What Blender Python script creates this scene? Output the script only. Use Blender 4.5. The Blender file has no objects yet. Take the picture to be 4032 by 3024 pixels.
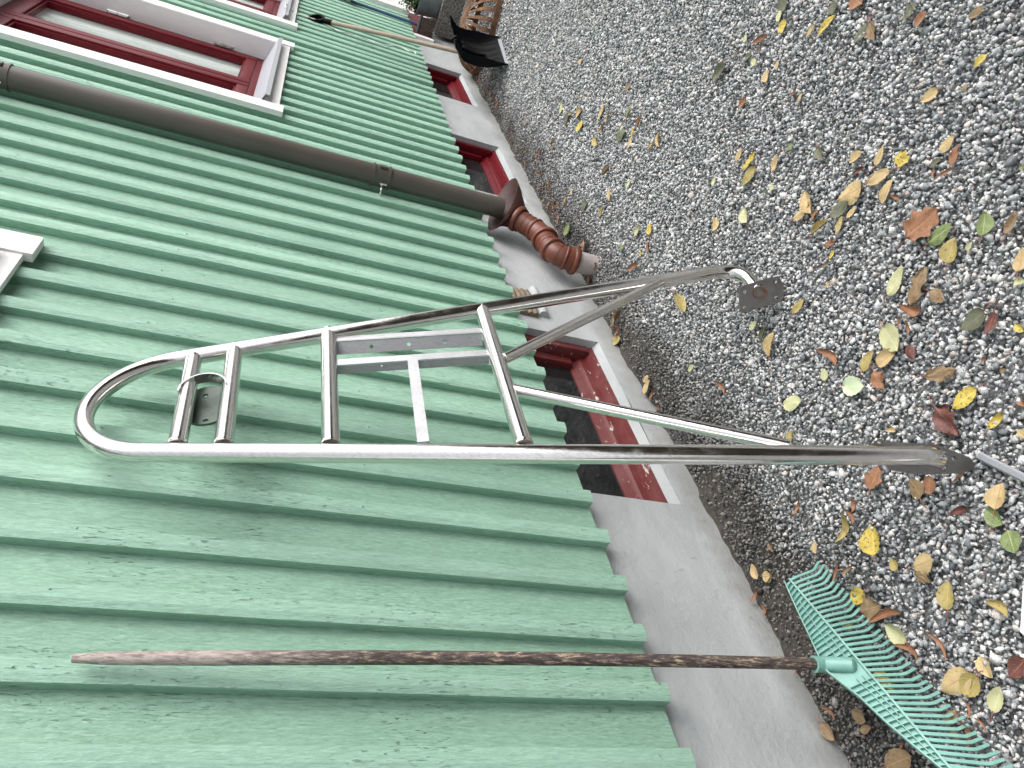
import bpy, bmesh, math, random
import numpy as np
from mathutils import Vector, Matrix
random.seed(7); rng = np.random.default_rng(11)
R = math.radians
scene = bpy.context.scene
COL = scene.collection

# ------------------------------------------------------------------ camera
cd = bpy.data.cameras.new("camera"); cam = bpy.data.objects.new("camera", cd); COL.objects.link(cam)
cx = Vector((-0.18582, -0.33243, -0.92464)); cy = Vector((0.58366, -0.79434, 0.16829)); cz = Vector((-0.79042, -0.50840, 0.34158))
m = Matrix.Identity(4)
for i, v in enumerate((cx, cy, cz)):
    for j in range(3): m[j][i] = v[j]
m[2][3] = 1.50168
cam.matrix_world = m
cd.sensor_width = 36; cd.lens = 2998.1 / 4032 * 36; cd.clip_start = 0.05; cd.clip_end = 500
scene.camera = cam
CAM = Vector((0, 0, 1.50168)); FWD = -cz

# ------------------------------------------------------------------ world, sun, exposure
SUN_EL, SUN_AZ = 48.0, 24.0      # azimuth from -y (away from wall) towards +x
sd = Vector((math.cos(R(SUN_EL)) * math.sin(R(SUN_AZ)), -math.cos(R(SUN_EL)) * math.cos(R(SUN_AZ)), math.sin(R(SUN_EL))))
w = bpy.data.worlds.new("World"); scene.world = w; w.use_nodes = True
nt = w.node_tree; nt.nodes.clear()
sky = nt.nodes.new("ShaderNodeTexSky"); sky.sky_type = 'NISHITA'; sky.sun_disc = False
sky.sun_elevation = R(SUN_EL); sky.sun_rotation = math.atan2(sd.x, sd.y); sky.air_density = 1.0; sky.dust_density = 4.0; sky.ozone_density = 1.0
hs = nt.nodes.new("ShaderNodeHueSaturation"); hs.inputs["Saturation"].default_value = 0.22
bg = nt.nodes.new("ShaderNodeBackground"); bg.inputs[1].default_value = 0.14
wo = nt.nodes.new("ShaderNodeOutputWorld")
nt.links.new(sky.outputs[0], hs.inputs["Color"]); nt.links.new(hs.outputs[0], bg.inputs[0]); nt.links.new(bg.outputs[0], wo.inputs[0])
sl = bpy.data.lights.new("sun", 'SUN'); sl.energy = 0.85; sl.angle = R(60); sl.color = (1.0, 0.97, 0.93)
so = bpy.data.objects.new("sun", sl); COL.objects.link(so); so.rotation_euler = (-sd).to_track_quat('-Z', 'Y').to_euler()
scene.view_settings.view_transform = 'Standard'; scene.view_settings.look = 'None'
scene.view_settings.gamma = 1.0; scene.view_settings.exposure = 1.08
scene.view_settings.use_curve_mapping = False

# ------------------------------------------------------------------ materials
MATS = {}
def node_mat(name):
    mt = bpy.data.materials.new(name); mt.use_nodes = True
    n = mt.node_tree; b = n.nodes["Principled BSDF"]; MATS[name] = mt
    return mt, n, b
def nd(n, t, **kw):
    x = n.nodes.new(t)
    for k, v in kw.items():
        if k.startswith("i_"): x.inputs[k[2:].replace("_", " ")].default_value = v
        else: setattr(x, k, v)
    return x
def ramp(n, fac, stops):
    r = n.nodes.new("ShaderNodeValToRGB"); e = r.color_ramp.elements
    while len(e) < len(stops): e.new(0.5)
    for k, (p, c) in zip(e, stops): k.position = p; k.color = (*c, 1)
    n.links.new(fac, r.inputs[0]); return r
def coords(n, scale=(1, 1, 1), kind="Object", loc=(0, 0, 0)):
    tc = n.nodes.new("ShaderNodeTexCoord"); mp = n.nodes.new("ShaderNodeMapping")
    mp.inputs["Scale"].default_value = scale; mp.inputs["Location"].default_value = loc
    n.links.new(tc.outputs[kind], mp.inputs[0]); return mp.outputs[0]
def noise(n, vec, scale, detail=4, rough=0.6, dist=0.0):
    x = nd(n, "ShaderNodeTexNoise"); x.inputs["Scale"].default_value = scale; x.inputs["Detail"].default_value = detail
    x.inputs["Roughness"].default_value = rough; x.inputs["Distortion"].default_value = dist
    n.links.new(vec, x.inputs["Vector"]); return x.outputs["Fac"]
def mathn(n, op, a, b=None, clamp=False):
    x = n.nodes.new("ShaderNodeMath"); x.operation = op; x.use_clamp = clamp
    for i, v in enumerate((a, b)):
        if v is None: continue
        if isinstance(v, (int, float)): x.inputs[i].default_value = v
        else: n.links.new(v, x.inputs[i])
    return x.outputs[0]
def mixc(n, fac, a, b, mode='MIX'):
    x = n.nodes.new("ShaderNodeMix"); x.data_type = 'RGBA'; x.blend_type = mode
    for i, v in ((0, fac), (6, a), (7, b)):
        if isinstance(v, (int, float)): x.inputs[i].default_value = v
        elif isinstance(v, tuple): x.inputs[i].default_value = (*v, 1) if len(v) == 3 else v
        else: n.links.new(v, x.inputs[i])
    return x.outputs[2]
def bump(n, b, h, strength=0.3, dist=0.01):
    x = n.nodes.new("ShaderNodeBump"); x.inputs["Strength"].default_value = strength; x.inputs["Distance"].default_value = dist
    n.links.new(h, x.inputs["Height"]); n.links.new(x.outputs[0], b.inputs["Normal"]); return x
def maprange(n, v, a, b, c, d):
    x = n.nodes.new("ShaderNodeMapRange"); n.links.new(v, x.inputs[0])
    for i, q in enumerate((a, b, c, d)): x.inputs[1 + i].default_value = q
    return x.outputs[0]

def plain(name, col, rough=0.5, metal=0.0, var=0.15, vscale=30, bmp=0.0, bscale=200, stretch=(1, 1, 1), spec=None):
    mt, n, b = node_mat(name)
    v = coords(n, stretch)
    f = noise(n, v, vscale)
    c2 = tuple(max(0, c * (1 - var)) for c in col); c1 = tuple(min(1, c * (1 + var)) for c in col)
    r = ramp(n, f, [(0.3, c2), (0.7, c1)])
    n.links.new(r.outputs[0], b.inputs["Base Color"])
    b.inputs["Roughness"].default_value = rough; b.inputs["Metallic"].default_value = metal
    if spec is not None: b.inputs["Specular IOR Level"].default_value = spec
    if bmp: bump(n, b, noise(n, v, bscale), bmp, 0.002)
    return mt

# green painted rough-sawn boards
mt, n, b = node_mat("green_paint")
v1 = coords(n, (26, 26, 3.4)); v2 = coords(n, (1, 1, 1)); v3 = coords(n, (60, 60, 9))
grain = noise(n, v1, 9, 8, 0.72, 0.6); saw = noise(n, v3, 2.6, 6, 0.7); blot = noise(n, v2, 3.0, 3, 0.5)
geo_ = nd(n, "ShaderNodeNewGeometry"); isl = maprange(n, geo_.outputs["Random Per Island"], 0, 1, 0.90, 1.05)
lump = noise(n, coords(n, (1, 1, 0.45)), 70, 4, 0.65)
crack = ramp(n, noise(n, coords(n, (170, 170, 30), loc=(3, 1, 7)), 1.3, 3, 0.55, 0.4), [(0.61, (0, 0, 0)), (0.69, (1, 1, 1))])
patch = ramp(n, noise(n, coords(n, (1, 1, 0.5), loc=(9, 2, 5)), 5.0, 2), [(0.50, (0, 0, 0)), (0.62, (1, 1, 1))])
cf = mathn(n, 'MULTIPLY', crack.outputs[0], patch.outputs[0])
base = ramp(n, blot, [(0.3, (0.320, 0.512, 0.400)), (0.7, (0.362, 0.568, 0.446))])
fine = ramp(n, grain, [(0.35, (0.78, 0.82, 0.79)), (0.60, (1.08, 1.07, 1.08))])
c = mixc(n, 1.0, base.outputs[0], fine.outputs[0], 'MULTIPLY')
cmb_ = nd(n, "ShaderNodeCombineColor"); [n.links.new(isl, cmb_.inputs[i_]) for i_ in range(3)]
c = mixc(n, 1.0, c, cmb_.outputs[0], 'MULTIPLY')
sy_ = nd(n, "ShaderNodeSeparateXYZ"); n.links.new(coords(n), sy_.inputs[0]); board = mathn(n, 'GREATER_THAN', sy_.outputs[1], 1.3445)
grain_shade = ramp(n, noise(n, coords(n, (140, 140, 34), loc=(1, 8, 2)), 1.4, 5, 0.7), [(0.40, (0.80, 0.83, 0.81)), (0.60, (0.97, 0.98, 0.97))])
c = mixc(n, board, c, mixc(n, 1.0, c, grain_shade.outputs[0], 'MULTIPLY'))          # boards are rough sawn, battens planed; shade of grain and recess painted on boards
c = mixc(n, mathn(n, 'MULTIPLY', cf, 0.65), c, (0.10, 0.18, 0.135))
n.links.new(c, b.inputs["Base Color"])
b.inputs["Roughness"].default_value = 0.55; b.inputs["Specular IOR Level"].default_value = 0.35
h = mathn(n, 'ADD', mathn(n, 'MULTIPLY', grain, 0.9), mathn(n, 'MULTIPLY', saw, 0.6))
h = mathn(n, 'ADD', mathn(n, 'SUBTRACT', h, mathn(n, 'MULTIPLY', cf, 0.9)), mathn(n, 'MULTIPLY', lump, 0.9))
bump(n, b, h, 0.9, 0.0042)

# grey foundation render
mt, n, b = node_mat("grey_render")
v = coords(n)
big = noise(n, coords(n, (1.5, 1.5, 4)), 1.6, 5, 0.6, 0.5); fin = noise(n, v, 60, 6, 0.7)
r = ramp(n, big, [(0.3, (0.305, 0.322, 0.326)), (0.7, (0.420, 0.436, 0.440))])
sep = nd(n, "ShaderNodeSeparateXYZ"); n.links.new(coords(n), sep.inputs[0])
low = maprange(n, mathn(n, 'ADD', sep.outputs[2], mathn(n, 'MULTIPLY', noise(n, v, 14, 5), 0.10)), 0.05, 0.13, 1, 0)
brush = ramp(n, noise(n, coords(n, (3, 3, 40)), 2.2, 5, 0.7, 1.2), [(0.55, (0, 0, 0)), (0.75, (1, 1, 1))])
c = mixc(n, mathn(n, 'MULTIPLY', brush.outputs[0], 0.34), r.outputs[0], (0.52, 0.54, 0.54))
c = mixc(n, mathn(n, 'MULTIPLY', low, 0.6, True), c, (0.17, 0.165, 0.15))
spots = ramp(n, noise(n, v, 22, 3, 0.5), [(0.70, (0, 0, 0)), (0.74, (1, 1, 1))])
c = mixc(n, mathn(n, 'MULTIPLY', spots.outputs[0], 0.25), c, (0.12, 0.12, 0.11))
n.links.new(c, b.inputs["Base Color"]); b.inputs["Roughness"].default_value = 0.85
bump(n, b, mathn(n, 'ADD', mathn(n, 'MULTIPLY', fin, 0.8), mathn(n, 'MULTIPLY', noise(n, v, 26, 4), 0.5)), 0.8, 0.005)

# gravel stones
def stone_mat(name, solid):
    mt, n, b = node_mat(name)
    geo = nd(n, "ShaderNodeNewGeometry")
    v = coords(n)
    rnd = geo.outputs["Random Per Island"]
    tone = ramp(n, rnd, [(0.0, (0.085, 0.088, 0.094)), (0.16, (0.18, 0.188, 0.197)), (0.40, (0.315, 0.325, 0.333)), (0.68, (0.45, 0.453, 0.455)), (0.86, (0.62, 0.615, 0.605)), (0.93, (0.45, 0.38, 0.34)), (1.0, (0.74, 0.73, 0.71))]) if not solid else ramp(n, noise(n, v, 110, 2), [(0.3, (0.05, 0.05, 0.05)), (0.7, (0.30, 0.30, 0.30))])
    sp = ramp(n, noise(n, v, 520, 4, 0.7), [(0.38, (0.30, 0.32, 0.34)), (0.50, (1, 1, 1)), (0.62, (1.75, 1.75, 1.75))])
    c = mixc(n, 0.8, tone.outputs[0], sp.outputs[0], 'MULTIPLY')
    sep = nd(n, "ShaderNodeSeparateXYZ"); n.links.new(v, sep.inputs[0])
    # soil-stained, damp stones in a band along the wall
    y = mathn(n, 'ADD', sep.outputs[1], mathn(n, 'MULTIPLY', mathn(n, 'SUBTRACT', noise(n, v, 5.0, 4), 0.5), 0.55))
    y = mathn(n, 'SUBTRACT', y, maprange(n, sep.outputs[0], 0.9, 3.0, -0.13, -0.02))
    damp = maprange(n, y, 1.10, 1.36, 0, 1)
    c = mixc(n, mathn(n, 'MULTIPLY', damp, 0.88, True), c, mixc(n, 1.0, c, (0.26, 0.25, 0.235), 'MULTIPLY'))
    n.links.new(c, b.inputs["Base Color"]); b.inputs["Roughness"].default_value = 0.7
    bump(n, b, noise(n, v, 500, 3), 0.35, 0.001)
    return mt
stone_mat("stone", False); stone_mat("gravel_sheet", True)
plain("soil", (0.050, 0.044, 0.036), 0.95, var=0.5, vscale=60, bmp=0.8, bscale=220)

# stainless steel
def steel(name, rough, tint, brushed=0.25):
    mt, n, b = node_mat(name)
    v = coords(n)
    f = noise(n, coords(n, (60, 60, 1.6)), 4, 6, 0.7)
    r = ramp(n, f, [(0.32, tuple(t * 0.76 for t in tint)), (0.50, tuple(t * 0.95 for t in tint)), (0.68, tint)])
    n.links.new(r.outputs[0], b.inputs["Base Color"]); b.inputs["Metallic"].default_value = 1
    n.links.new(maprange(n, noise(n, v, 25, 5, 0.7), 0.35, 0.7, rough, rough + 0.16), b.inputs["Roughness"])
    bump(n, b, mathn(n, 'ADD', noise(n, v, 14, 3), mathn(n, 'MULTIPLY', f, 0.35)), brushed, 0.0014)
steel("polished_steel", 0.07, (0.80, 0.77, 0.745), 0.25)
steel("brushed_steel", 0.24, (0.60, 0.57, 0.535), 0.3)
steel("raw_steel", 0.38, (0.66, 0.655, 0.67), 0.3)
steel("green_reflection_steel", 0.30, (0.13, 0.155, 0.135), 0.3)  # dark green reflection of the surroundings put into the tint
steel("plate_steel", 0.34, (0.27, 0.26, 0.25), 0.3)
steel("shaded_raw_steel", 0.42, (0.34, 0.34, 0.345), 0.3)  # darker copy of raw steel, shade of down-facing flanges put into the colour
steel("zinc", 0.55, (0.42, 0.43, 0.46), 0.2)
plain("weld_burn", (0.16, 0.085, 0.05), 0.5, 0.5, 0.3)

plain("white_paint", (0.78, 0.77, 0.76), 0.5, var=0.04, vscale=20, bmp=0.3, bscale=60, stretch=(4, 4, 1))
plain("red_paint", (0.115, 0.005, 0.010), 0.42, spec=0.2, var=0.15, vscale=12, bmp=0.15, bscale=50, stretch=(3, 3, 1))
mt, n, b = node_mat("worn_red_paint")
v = coords(n)
wear = ramp(n, noise(n, coords(n, (1, 3, 3)), 16, 5, 0.62, 0.3), [(0.63, (0, 0, 0)), (0.65, (1, 1, 1))])
dust = noise(n, v, 9, 5)
c = mixc(n, maprange(n, dust, 0.45, 0.75, 0, 0.5), (0.115, 0.016, 0.017), (0.19, 0.095, 0.09))
c = mixc(n, wear.outputs[0], c, (0.46, 0.43, 0.39))
n.links.new(c, b.inputs["Base Color"]); b.inputs["Roughness"].default_value = 0.5
bump(n, b, mathn(n, 'SUBTRACT', noise(n, v, 40), wear.outputs[0]), 0.5, 0.002)
mt, n, b = node_mat("glass")
n.nodes.remove(b); tr = nd(n, "ShaderNodeBsdfTransparent"); tr.inputs[0].default_value = (0.93, 0.95, 0.94, 1); gl = nd(n, "ShaderNodeBsdfGlossy"); gl.inputs["Roughness"].default_value = 0.02
lw = nd(n, "ShaderNodeLayerWeight"); fr_ = nd(n, "ShaderNodeMath"); fr_.operation = 'MULTIPLY_ADD'; pw = mathn(n, 'POWER', lw.outputs["Facing"], 4.0)
n.links.new(pw, fr_.inputs[0]); fr_.inputs[1].default_value = 0.45; fr_.inputs[2].default_value = 0.03; mx = nd(n, "ShaderNodeMixShader")
n.links.new(fr_.outputs[0], mx.inputs[0]); n.links.new(tr.outputs[0], mx.inputs[1]); n.links.new(gl.outputs[0], mx.inputs[2]); n.links.new(mx.outputs[0], n.nodes["Material Output"].inputs[0])
mt, n, b = node_mat("dark_glass")
f = noise(n, coords(n), 7, 4)
n.links.new(ramp(n, f, [(0.3, (0.008, 0.009, 0.010)), (0.7, (0.030, 0.031, 0.032))]).outputs[0], b.inputs["Base Color"])
b.inputs["Roughness"].default_value = 0.06; b.inputs["IOR"].default_value = 1.7
plain("curtain", (0.82, 0.83, 0.82), 0.9, var=0.12, vscale=8, stretch=(12, 12, 1))
plain("pipe_brown", (0.080, 0.069, 0.057), 0.30, var=0.12, vscale=6, bmp=0.06, bscale=30)
plain("brick_plastic", (0.130, 0.036, 0.019), 0.45, var=0.22, vscale=14, bmp=0.12, bscale=60)
plain("dark_brick_plastic", (0.040, 0.014, 0.011), 0.50, var=0.15, vscale=10, spec=0.3)
plain("faded_plastic", (0.40, 0.345, 0.33), 0.7, var=0.16, vscale=18, bmp=0.2, bscale=80)
plain("black_plastic", (0.004, 0.004, 0.005), 0.55, var=0.2, vscale=20, spec=0.06)
plain("dark_grey_rubber", (0.02, 0.023, 0.026), 0.6)
plain("turquoise_plastic", (0.18, 0.365, 0.315), 0.42, var=0.13, vscale=25, bmp=0.1, bscale=90)
plain("ash_wood", (0.30, 0.235, 0.18), 0.6, var=0.18, vscale=3, stretch=(25, 25, 2), bmp=0.2, bscale=8)
plain("blue_paint", (0.025, 0.075, 0.17), 0.4, var=0.2)
plain("bristle", (0.085, 0.065, 0.05), 0.85, var=0.5, vscale=80)
plain("zinc_pot", (0.21, 0.24, 0.245), 0.55, 0.25, var=0.25, vscale=14)
plain("foliage", (0.035, 0.085, 0.022), 0.6, var=0.5, vscale=30)
plain("flower", (0.60, 0.15, 0.10), 0.6, var=0.25)
plain("cord", (0.72, 0.74, 0.70), 0.6)
plain("pink_paint", (0.62, 0.52, 0.50), 0.5, var=0.04)
plain("white_plastic", (0.75, 0.76, 0.78), 0.4, var=0.05)
plain("old_wood", (0.19, 0.145, 0.10), 0.85, var=0.35, vscale=10, stretch=(4, 4, 14), bmp=0.5, bscale=20)
plain("added_hedge_leaf", (0.115, 0.095, 0.055), 0.7, var=0.5, vscale=4)
mt, n, b = node_mat("rusty_iron")
f = noise(n, coords(n), 22, 6, 0.7)
n.links.new(ramp(n, f, [(0.3, (0.050, 0.026, 0.016)), (0.5, (0.145, 0.070, 0.036)), (0.72, (0.27, 0.15, 0.065))]).outputs[0], b.inputs["Base Color"])
b.inputs["Roughness"].default_value = 0.85; bump(n, b, noise(n, coords(n), 120), 0.6, 0.003)
mt, n, b = node_mat("rough_concrete")
vo = nd(n, "ShaderNodeTexVoronoi"); vo.inputs["Scale"].default_value = 75; n.links.new(coords(n), vo.inputs["Vector"])
c = ramp(n, vo.outputs["Distance"], [(0.15, (0.42, 0.39, 0.36)), (0.6, (0.13, 0.12, 0.11))])
n.links.new(mixc(n, 0.7, c.outputs[0], ramp(n, noise(n, coords(n), 60, 3), [(0.3, (0.6, 0.6, 0.6)), (0.7, (1.3, 1.3, 1.3))]).outputs[0], 'MULTIPLY'), b.inputs["Base Color"])
b.inputs["Roughness"].default_value = 0.9; bump(n, b, mathn(n, 'MULTIPLY', vo.outputs["Distance"], -1.0), 1.0, 0.012)
# weathered rake shaft: dark with pale worn streaks, silvery at the top
mt, n, b = node_mat("weathered_shaft")
f = noise(n, coords(n, (170, 170, 30)), 1.0, 6, 0.72, 0.3)
sep = nd(n, "ShaderNodeSeparateXYZ"); n.links.new(coords(n), sep.inputs[0])
dark = ramp(n, f, [(0.42, (0.042, 0.030, 0.028)), (0.54, (0.105, 0.082, 0.072)), (0.63, (0.42, 0.32, 0.22))])
pale = ramp(n, f, [(0.38, (0.20, 0.16, 0.15)), (0.56, (0.42, 0.36, 0.33))])
hgt = mathn(n, 'ADD', sep.outputs[2], mathn(n, 'MULTIPLY', f, 0.25))
n.links.new(mixc(n, maprange(n, hgt, 1.30, 1.62, 0, 1), dark.outputs[0], pale.outputs[0]), b.inputs["Base Color"])
b.inputs["Roughness"].default_value = 0.8; bump(n, b, f, 0.5, 0.002)

# leaves: veins from UV, blotches from noise
def leaf_mat(name, a, c, spot, vein, amount):
    mt, n, b = node_mat(name)
    uv = nd(n, "ShaderNodeTexCoord"); sep = nd(n, "ShaderNodeSeparateXYZ"); n.links.new(uv.outputs["UV"], sep.inputs[0])
    oi = nd(n, "ShaderNodeObjectInfo")
    mp = nd(n, "ShaderNodeVectorMath"); mp.operation = 'ADD'; n.links.new(uv.outputs["Object"], mp.inputs[0])
    cmb = nd(n, "ShaderNodeCombineXYZ"); n.links.new(mathn(n, 'MULTIPLY', oi.outputs["Random"], 9.0), cmb.inputs[0]); n.links.new(cmb.outputs[0], mp.inputs[1])
    f = noise(n, mp.outputs[0], 55, 4, 0.6); s = noise(n, mp.outputs[0], 150, 3, 0.6)
    col = ramp(n, f, [(0.32, a), (0.68, c)]).outputs[0]
    col = mixc(n, ramp(n, s, [(amount, (0, 0, 0)), (amount + 0.06, (1, 1, 1))]).outputs[0], col, spot)
    av = mathn(n, 'ABSOLUTE', sep.outputs[1])
    ph = mathn(n, 'SUBTRACT', mathn(n, 'MULTIPLY', sep.outputs[0], 7.0), mathn(n, 'MULTIPLY', av, 2.4))
    side = mathn(n, 'LESS_THAN', mathn(n, 'ABSOLUTE', mathn(n, 'SUBTRACT', mathn(n, 'FRACT', ph), 0.5)), 0.055)
    mid = mathn(n, 'LESS_THAN', av, 0.05)
    vv = mathn(n, 'MAXIMUM', mathn(n, 'MULTIPLY', side, 0.45), mathn(n, 'MULTIPLY', mid, 0.9))
    col = mixc(n, vv, col, vein)
    n.links.new(col, b.inputs["Base Color"]); b.inputs["Roughness"].default_value = 0.6
    bump(n, b, mathn(n, 'ADD', f, mathn(n, 'MULTIPLY', vv, -0.5)), 0.5, 0.003)
leaf_mat("leaf_Y", (0.42, 0.30, 0.04), (0.52, 0.40, 0.08), (0.12, 0.10, 0.03), (0.60, 0.50, 0.16), 0.56)
leaf_mat("leaf_T", (0.37, 0.27, 0.13), (0.49, 0.38, 0.19), (0.24, 0.15, 0.06), (0.36, 0.19, 0.10), 0.64)
leaf_mat("leaf_R", (0.19, 0.082, 0.040), (0.29, 0.135, 0.065), (0.11, 0.04, 0.02), (0.36, 0.19, 0.11), 0.62)
leaf_mat("leaf_D", (0.075, 0.08, 0.05), (0.13, 0.13, 0.08), (0.05, 0.045, 0.03), (0.15, 0.16, 0.09), 0.60)
leaf_mat("leaf_P", (0.36, 0.36, 0.19), (0.45, 0.45, 0.26), (0.30, 0.27, 0.12), (0.52, 0.48, 0.30), 0.66)
leaf_mat("leaf_B", (0.16, 0.105, 0.055), (0.26, 0.18, 0.095), (0.09, 0.055, 0.03), (0.32, 0.20, 0.11), 0.60)
leaf_mat("leaf_O", (0.28, 0.22, 0.07), (0.38, 0.30, 0.11), (0.16, 0.11, 0.04), (0.42, 0.34, 0.15), 0.60)
leaf_mat("leaf_G", (0.10, 0.14, 0.045), (0.19, 0.23, 0.09), (0.07, 0.10, 0.03), (0.32, 0.38, 0.16), 0.58)
leaf_mat("leaf_M", (0.070, 0.024, 0.022), (0.13, 0.040, 0.030), (0.18, 0.09, 0.02), (0.22, 0.09, 0.07), 0.60)
leaf_mat("leaf_A", (0.43, 0.50, 0.32), (0.50, 0.57, 0.39), (0.30, 0.34, 0.18), (0.56, 0.62, 0.40), 0.70)
plain("leaf_stalk", (0.30, 0.10, 0.07), 0.6, var=0.3)

# ------------------------------------------------------------------ mesh helpers
def link(name, me, mat, parent=None, smooth=None):
    o = bpy.data.objects.new(name, me); COL.objects.link(o)
    if mat: me.materials.append(MATS[mat])
    if parent is not None: o.parent = parent; o.matrix_parent_inverse = parent.matrix_world.inverted()
    if smooth: me.polygons.foreach_set("use_smooth", [True] * len(me.polygons))
    return o
def finish(name, bm, mat, parent=None, smooth=False, angle=None):
    bmesh.ops.recalc_face_normals(bm, faces=bm.faces)
    me = bpy.data.meshes.new(name)
    if smooth:
        lim = math.cos(R(angle or 40))
        for f in bm.faces: f.smooth = True
        for e in bm.edges:
            if len(e.link_faces) == 2 and e.link_faces[0].normal.dot(e.link_faces[1].normal) < lim: e.smooth = False
    bm.to_mesh(me); bm.free()
    return link(name, me, mat, parent)
def tag(o, label=None, cat=None, group=None, kind=None):
    if label: o["label"] = label
    if cat: o["category"] = cat
    if group: o["group"] = group
    if kind: o["kind"] = kind
    return o
def empty(name, loc, label, cat, group=None):
    o = bpy.data.objects.new(name, None); COL.objects.link(o); o.location = loc; o.empty_display_size = 0.05
    o.matrix_world = Matrix.Translation(loc)
    return tag(o, label, cat, group)
def box(bm, x0, x1, y0, y1, z0, z1, bev=0.0):
    vs = [bm.verts.new((x, y, z)) for x in (x0, x1) for y in (y0, y1) for z in (z0, z1)]
    fs = [bm.faces.new([vs[i] for i in q]) for q in ((0, 1, 3, 2), (4, 6, 7, 5), (0, 4, 5, 1), (2, 3, 7, 6), (0, 2, 6, 4), (1, 5, 7, 3))]
    if bev:
        es = list({e for f in fs for e in f.edges})
        bmesh.ops.bevel(bm, geom=es, offset=bev, segments=2, affect='EDGES', profile=0.6)
def obox(bm, o, ax, ay, az, sx, sy, sz, bev=0.0):
    """box centred at o with unit axes"""
    o = Vector(o); vs = []
    for x in (-.5, .5):
        for y in (-.5, .5):
            for z in (-.5, .5): vs.append(bm.verts.new(o + ax * x * sx + ay * y * sy + az * z * sz))
    fs = [bm.faces.new([vs[i] for i in q]) for q in ((0, 1, 3, 2), (4, 6, 7, 5), (0, 4, 5, 1), (2, 3, 7, 6), (0, 2, 6, 4), (1, 5, 7, 3))]
    if bev: bmesh.ops.bevel(bm, geom=list({e for f in fs for e in f.edges}), offset=bev, segments=2, affect='EDGES', profile=0.6)
def frames(pts, up=None):
    n = len(pts); T = []
    for i in range(n):
        a = pts[max(i - 1, 0)]; b_ = pts[min(i + 1, n - 1)]; T.append((b_ - a).normalized())
    u = up if up is not None else (Vector((0, 0, 1)) if abs(T[0].z) < 0.9 else Vector((1, 0, 0)))
    u = (u - T[0] * u.dot(T[0])).normalized(); out = []
    for t in T:
        u = (u - t * u.dot(t)).normalized(); out.append((t, u, t.cross(u)))
    return out
def tube(bm, pts, r, seg=20, cap=True, up=None, prof=None, wobble=0):
    """sweep; r number or list; prof = list of (a,b) for a non round section"""
    pts = [Vector(p) for p in pts]; fr = frames(pts, up); rings = []
    for i, (p, (t, u, s)) in enumerate(zip(pts, fr)):
        rr = r[i] if isinstance(r, (list, tuple)) else r
        if prof: ring = [bm.verts.new(p + u * a * rr + s * b_ * rr) for a, b_ in prof]
        else: ring = [bm.verts.new(p + (u * math.cos(2 * math.pi * k / seg) + s * math.sin(2 * math.pi * k / seg)) * rr * (1 + wobble * random.uniform(-1, 1))) for k in range(seg)]
        rings.append(ring)
    m_ = len(rings[0])
    for a, b_ in zip(rings, rings[1:]):
        for k in range(m_): bm.faces.new((a[k], a[(k + 1) % m_], b_[(k + 1) % m_], b_[k]))
    if cap: bm.faces.new(rings[0][::-1]); bm.faces.new(rings[-1])
    return rings
def RECT(a, b_): return [(-a, -b_), (a, -b_), (a, b_), (-a, b_)]
def plate(bm, outline, holes, origin, ax, ay, th, bev=0):
    """flat plate with real holes; outline/holes in (a,b) metres; extruded by th along ax x ay"""
    nrm = ax.cross(ay).normalized(); t = bmesh.new(); loops = [outline] + [[(c[0] + c[2] * math.cos(a), c[1] + c[2] * math.sin(a)) for a in [2 * math.pi * i / 16 for i in range(16)]] for c in holes]
    es = []
    for lp in loops:
        vs = [t.verts.new(Vector(origin) + ax * a + ay * b_) for a, b_ in lp]
        es += [t.edges.new((vs[i], vs[(i + 1) % len(vs)])) for i in range(len(vs))]
    bmesh.ops.triangle_fill(t, use_beauty=True, use_dissolve=False, edges=es)
    ret = bmesh.ops.extrude_face_region(t, geom=list(t.faces), use_keep_orig=True)
    bmesh.ops.translate(t, vec=nrm * th, verts=[g for g in ret["geom"] if isinstance(g, bmesh.types.BMVert)])
    me = bpy.data.meshes.new("t"); bmesh.ops.recalc_face_normals(t, faces=t.faces); t.to_mesh(me); t.free(); bm.from_mesh(me); bpy.data.meshes.remove(me)
def mesh_np(name, V, F, mat, parent=None, smooth=False):
    """V (n,3), F (m,k) equal-size faces"""
    me = bpy.data.meshes.new(name); me.vertices.add(len(V)); me.vertices.foreach_set("co", np.asarray(V, np.float32).ravel())
    k = F.shape[1]; me.loops.add(F.size); me.loops.foreach_set("vertex_index", F.astype(np.int32).ravel())
    me.polygons.add(len(F)); me.polygons.foreach_set("loop_start", np.arange(0, F.size, k, dtype=np.int32))
    if smooth: me.polygons.foreach_set("use_smooth", np.ones(len(F), bool))
    me.update(calc_edges=True); return link(name, me, mat, parent)
def lerp(a, b_, t): return Vector(a) * (1 - t) + Vector(b_) * t

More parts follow.
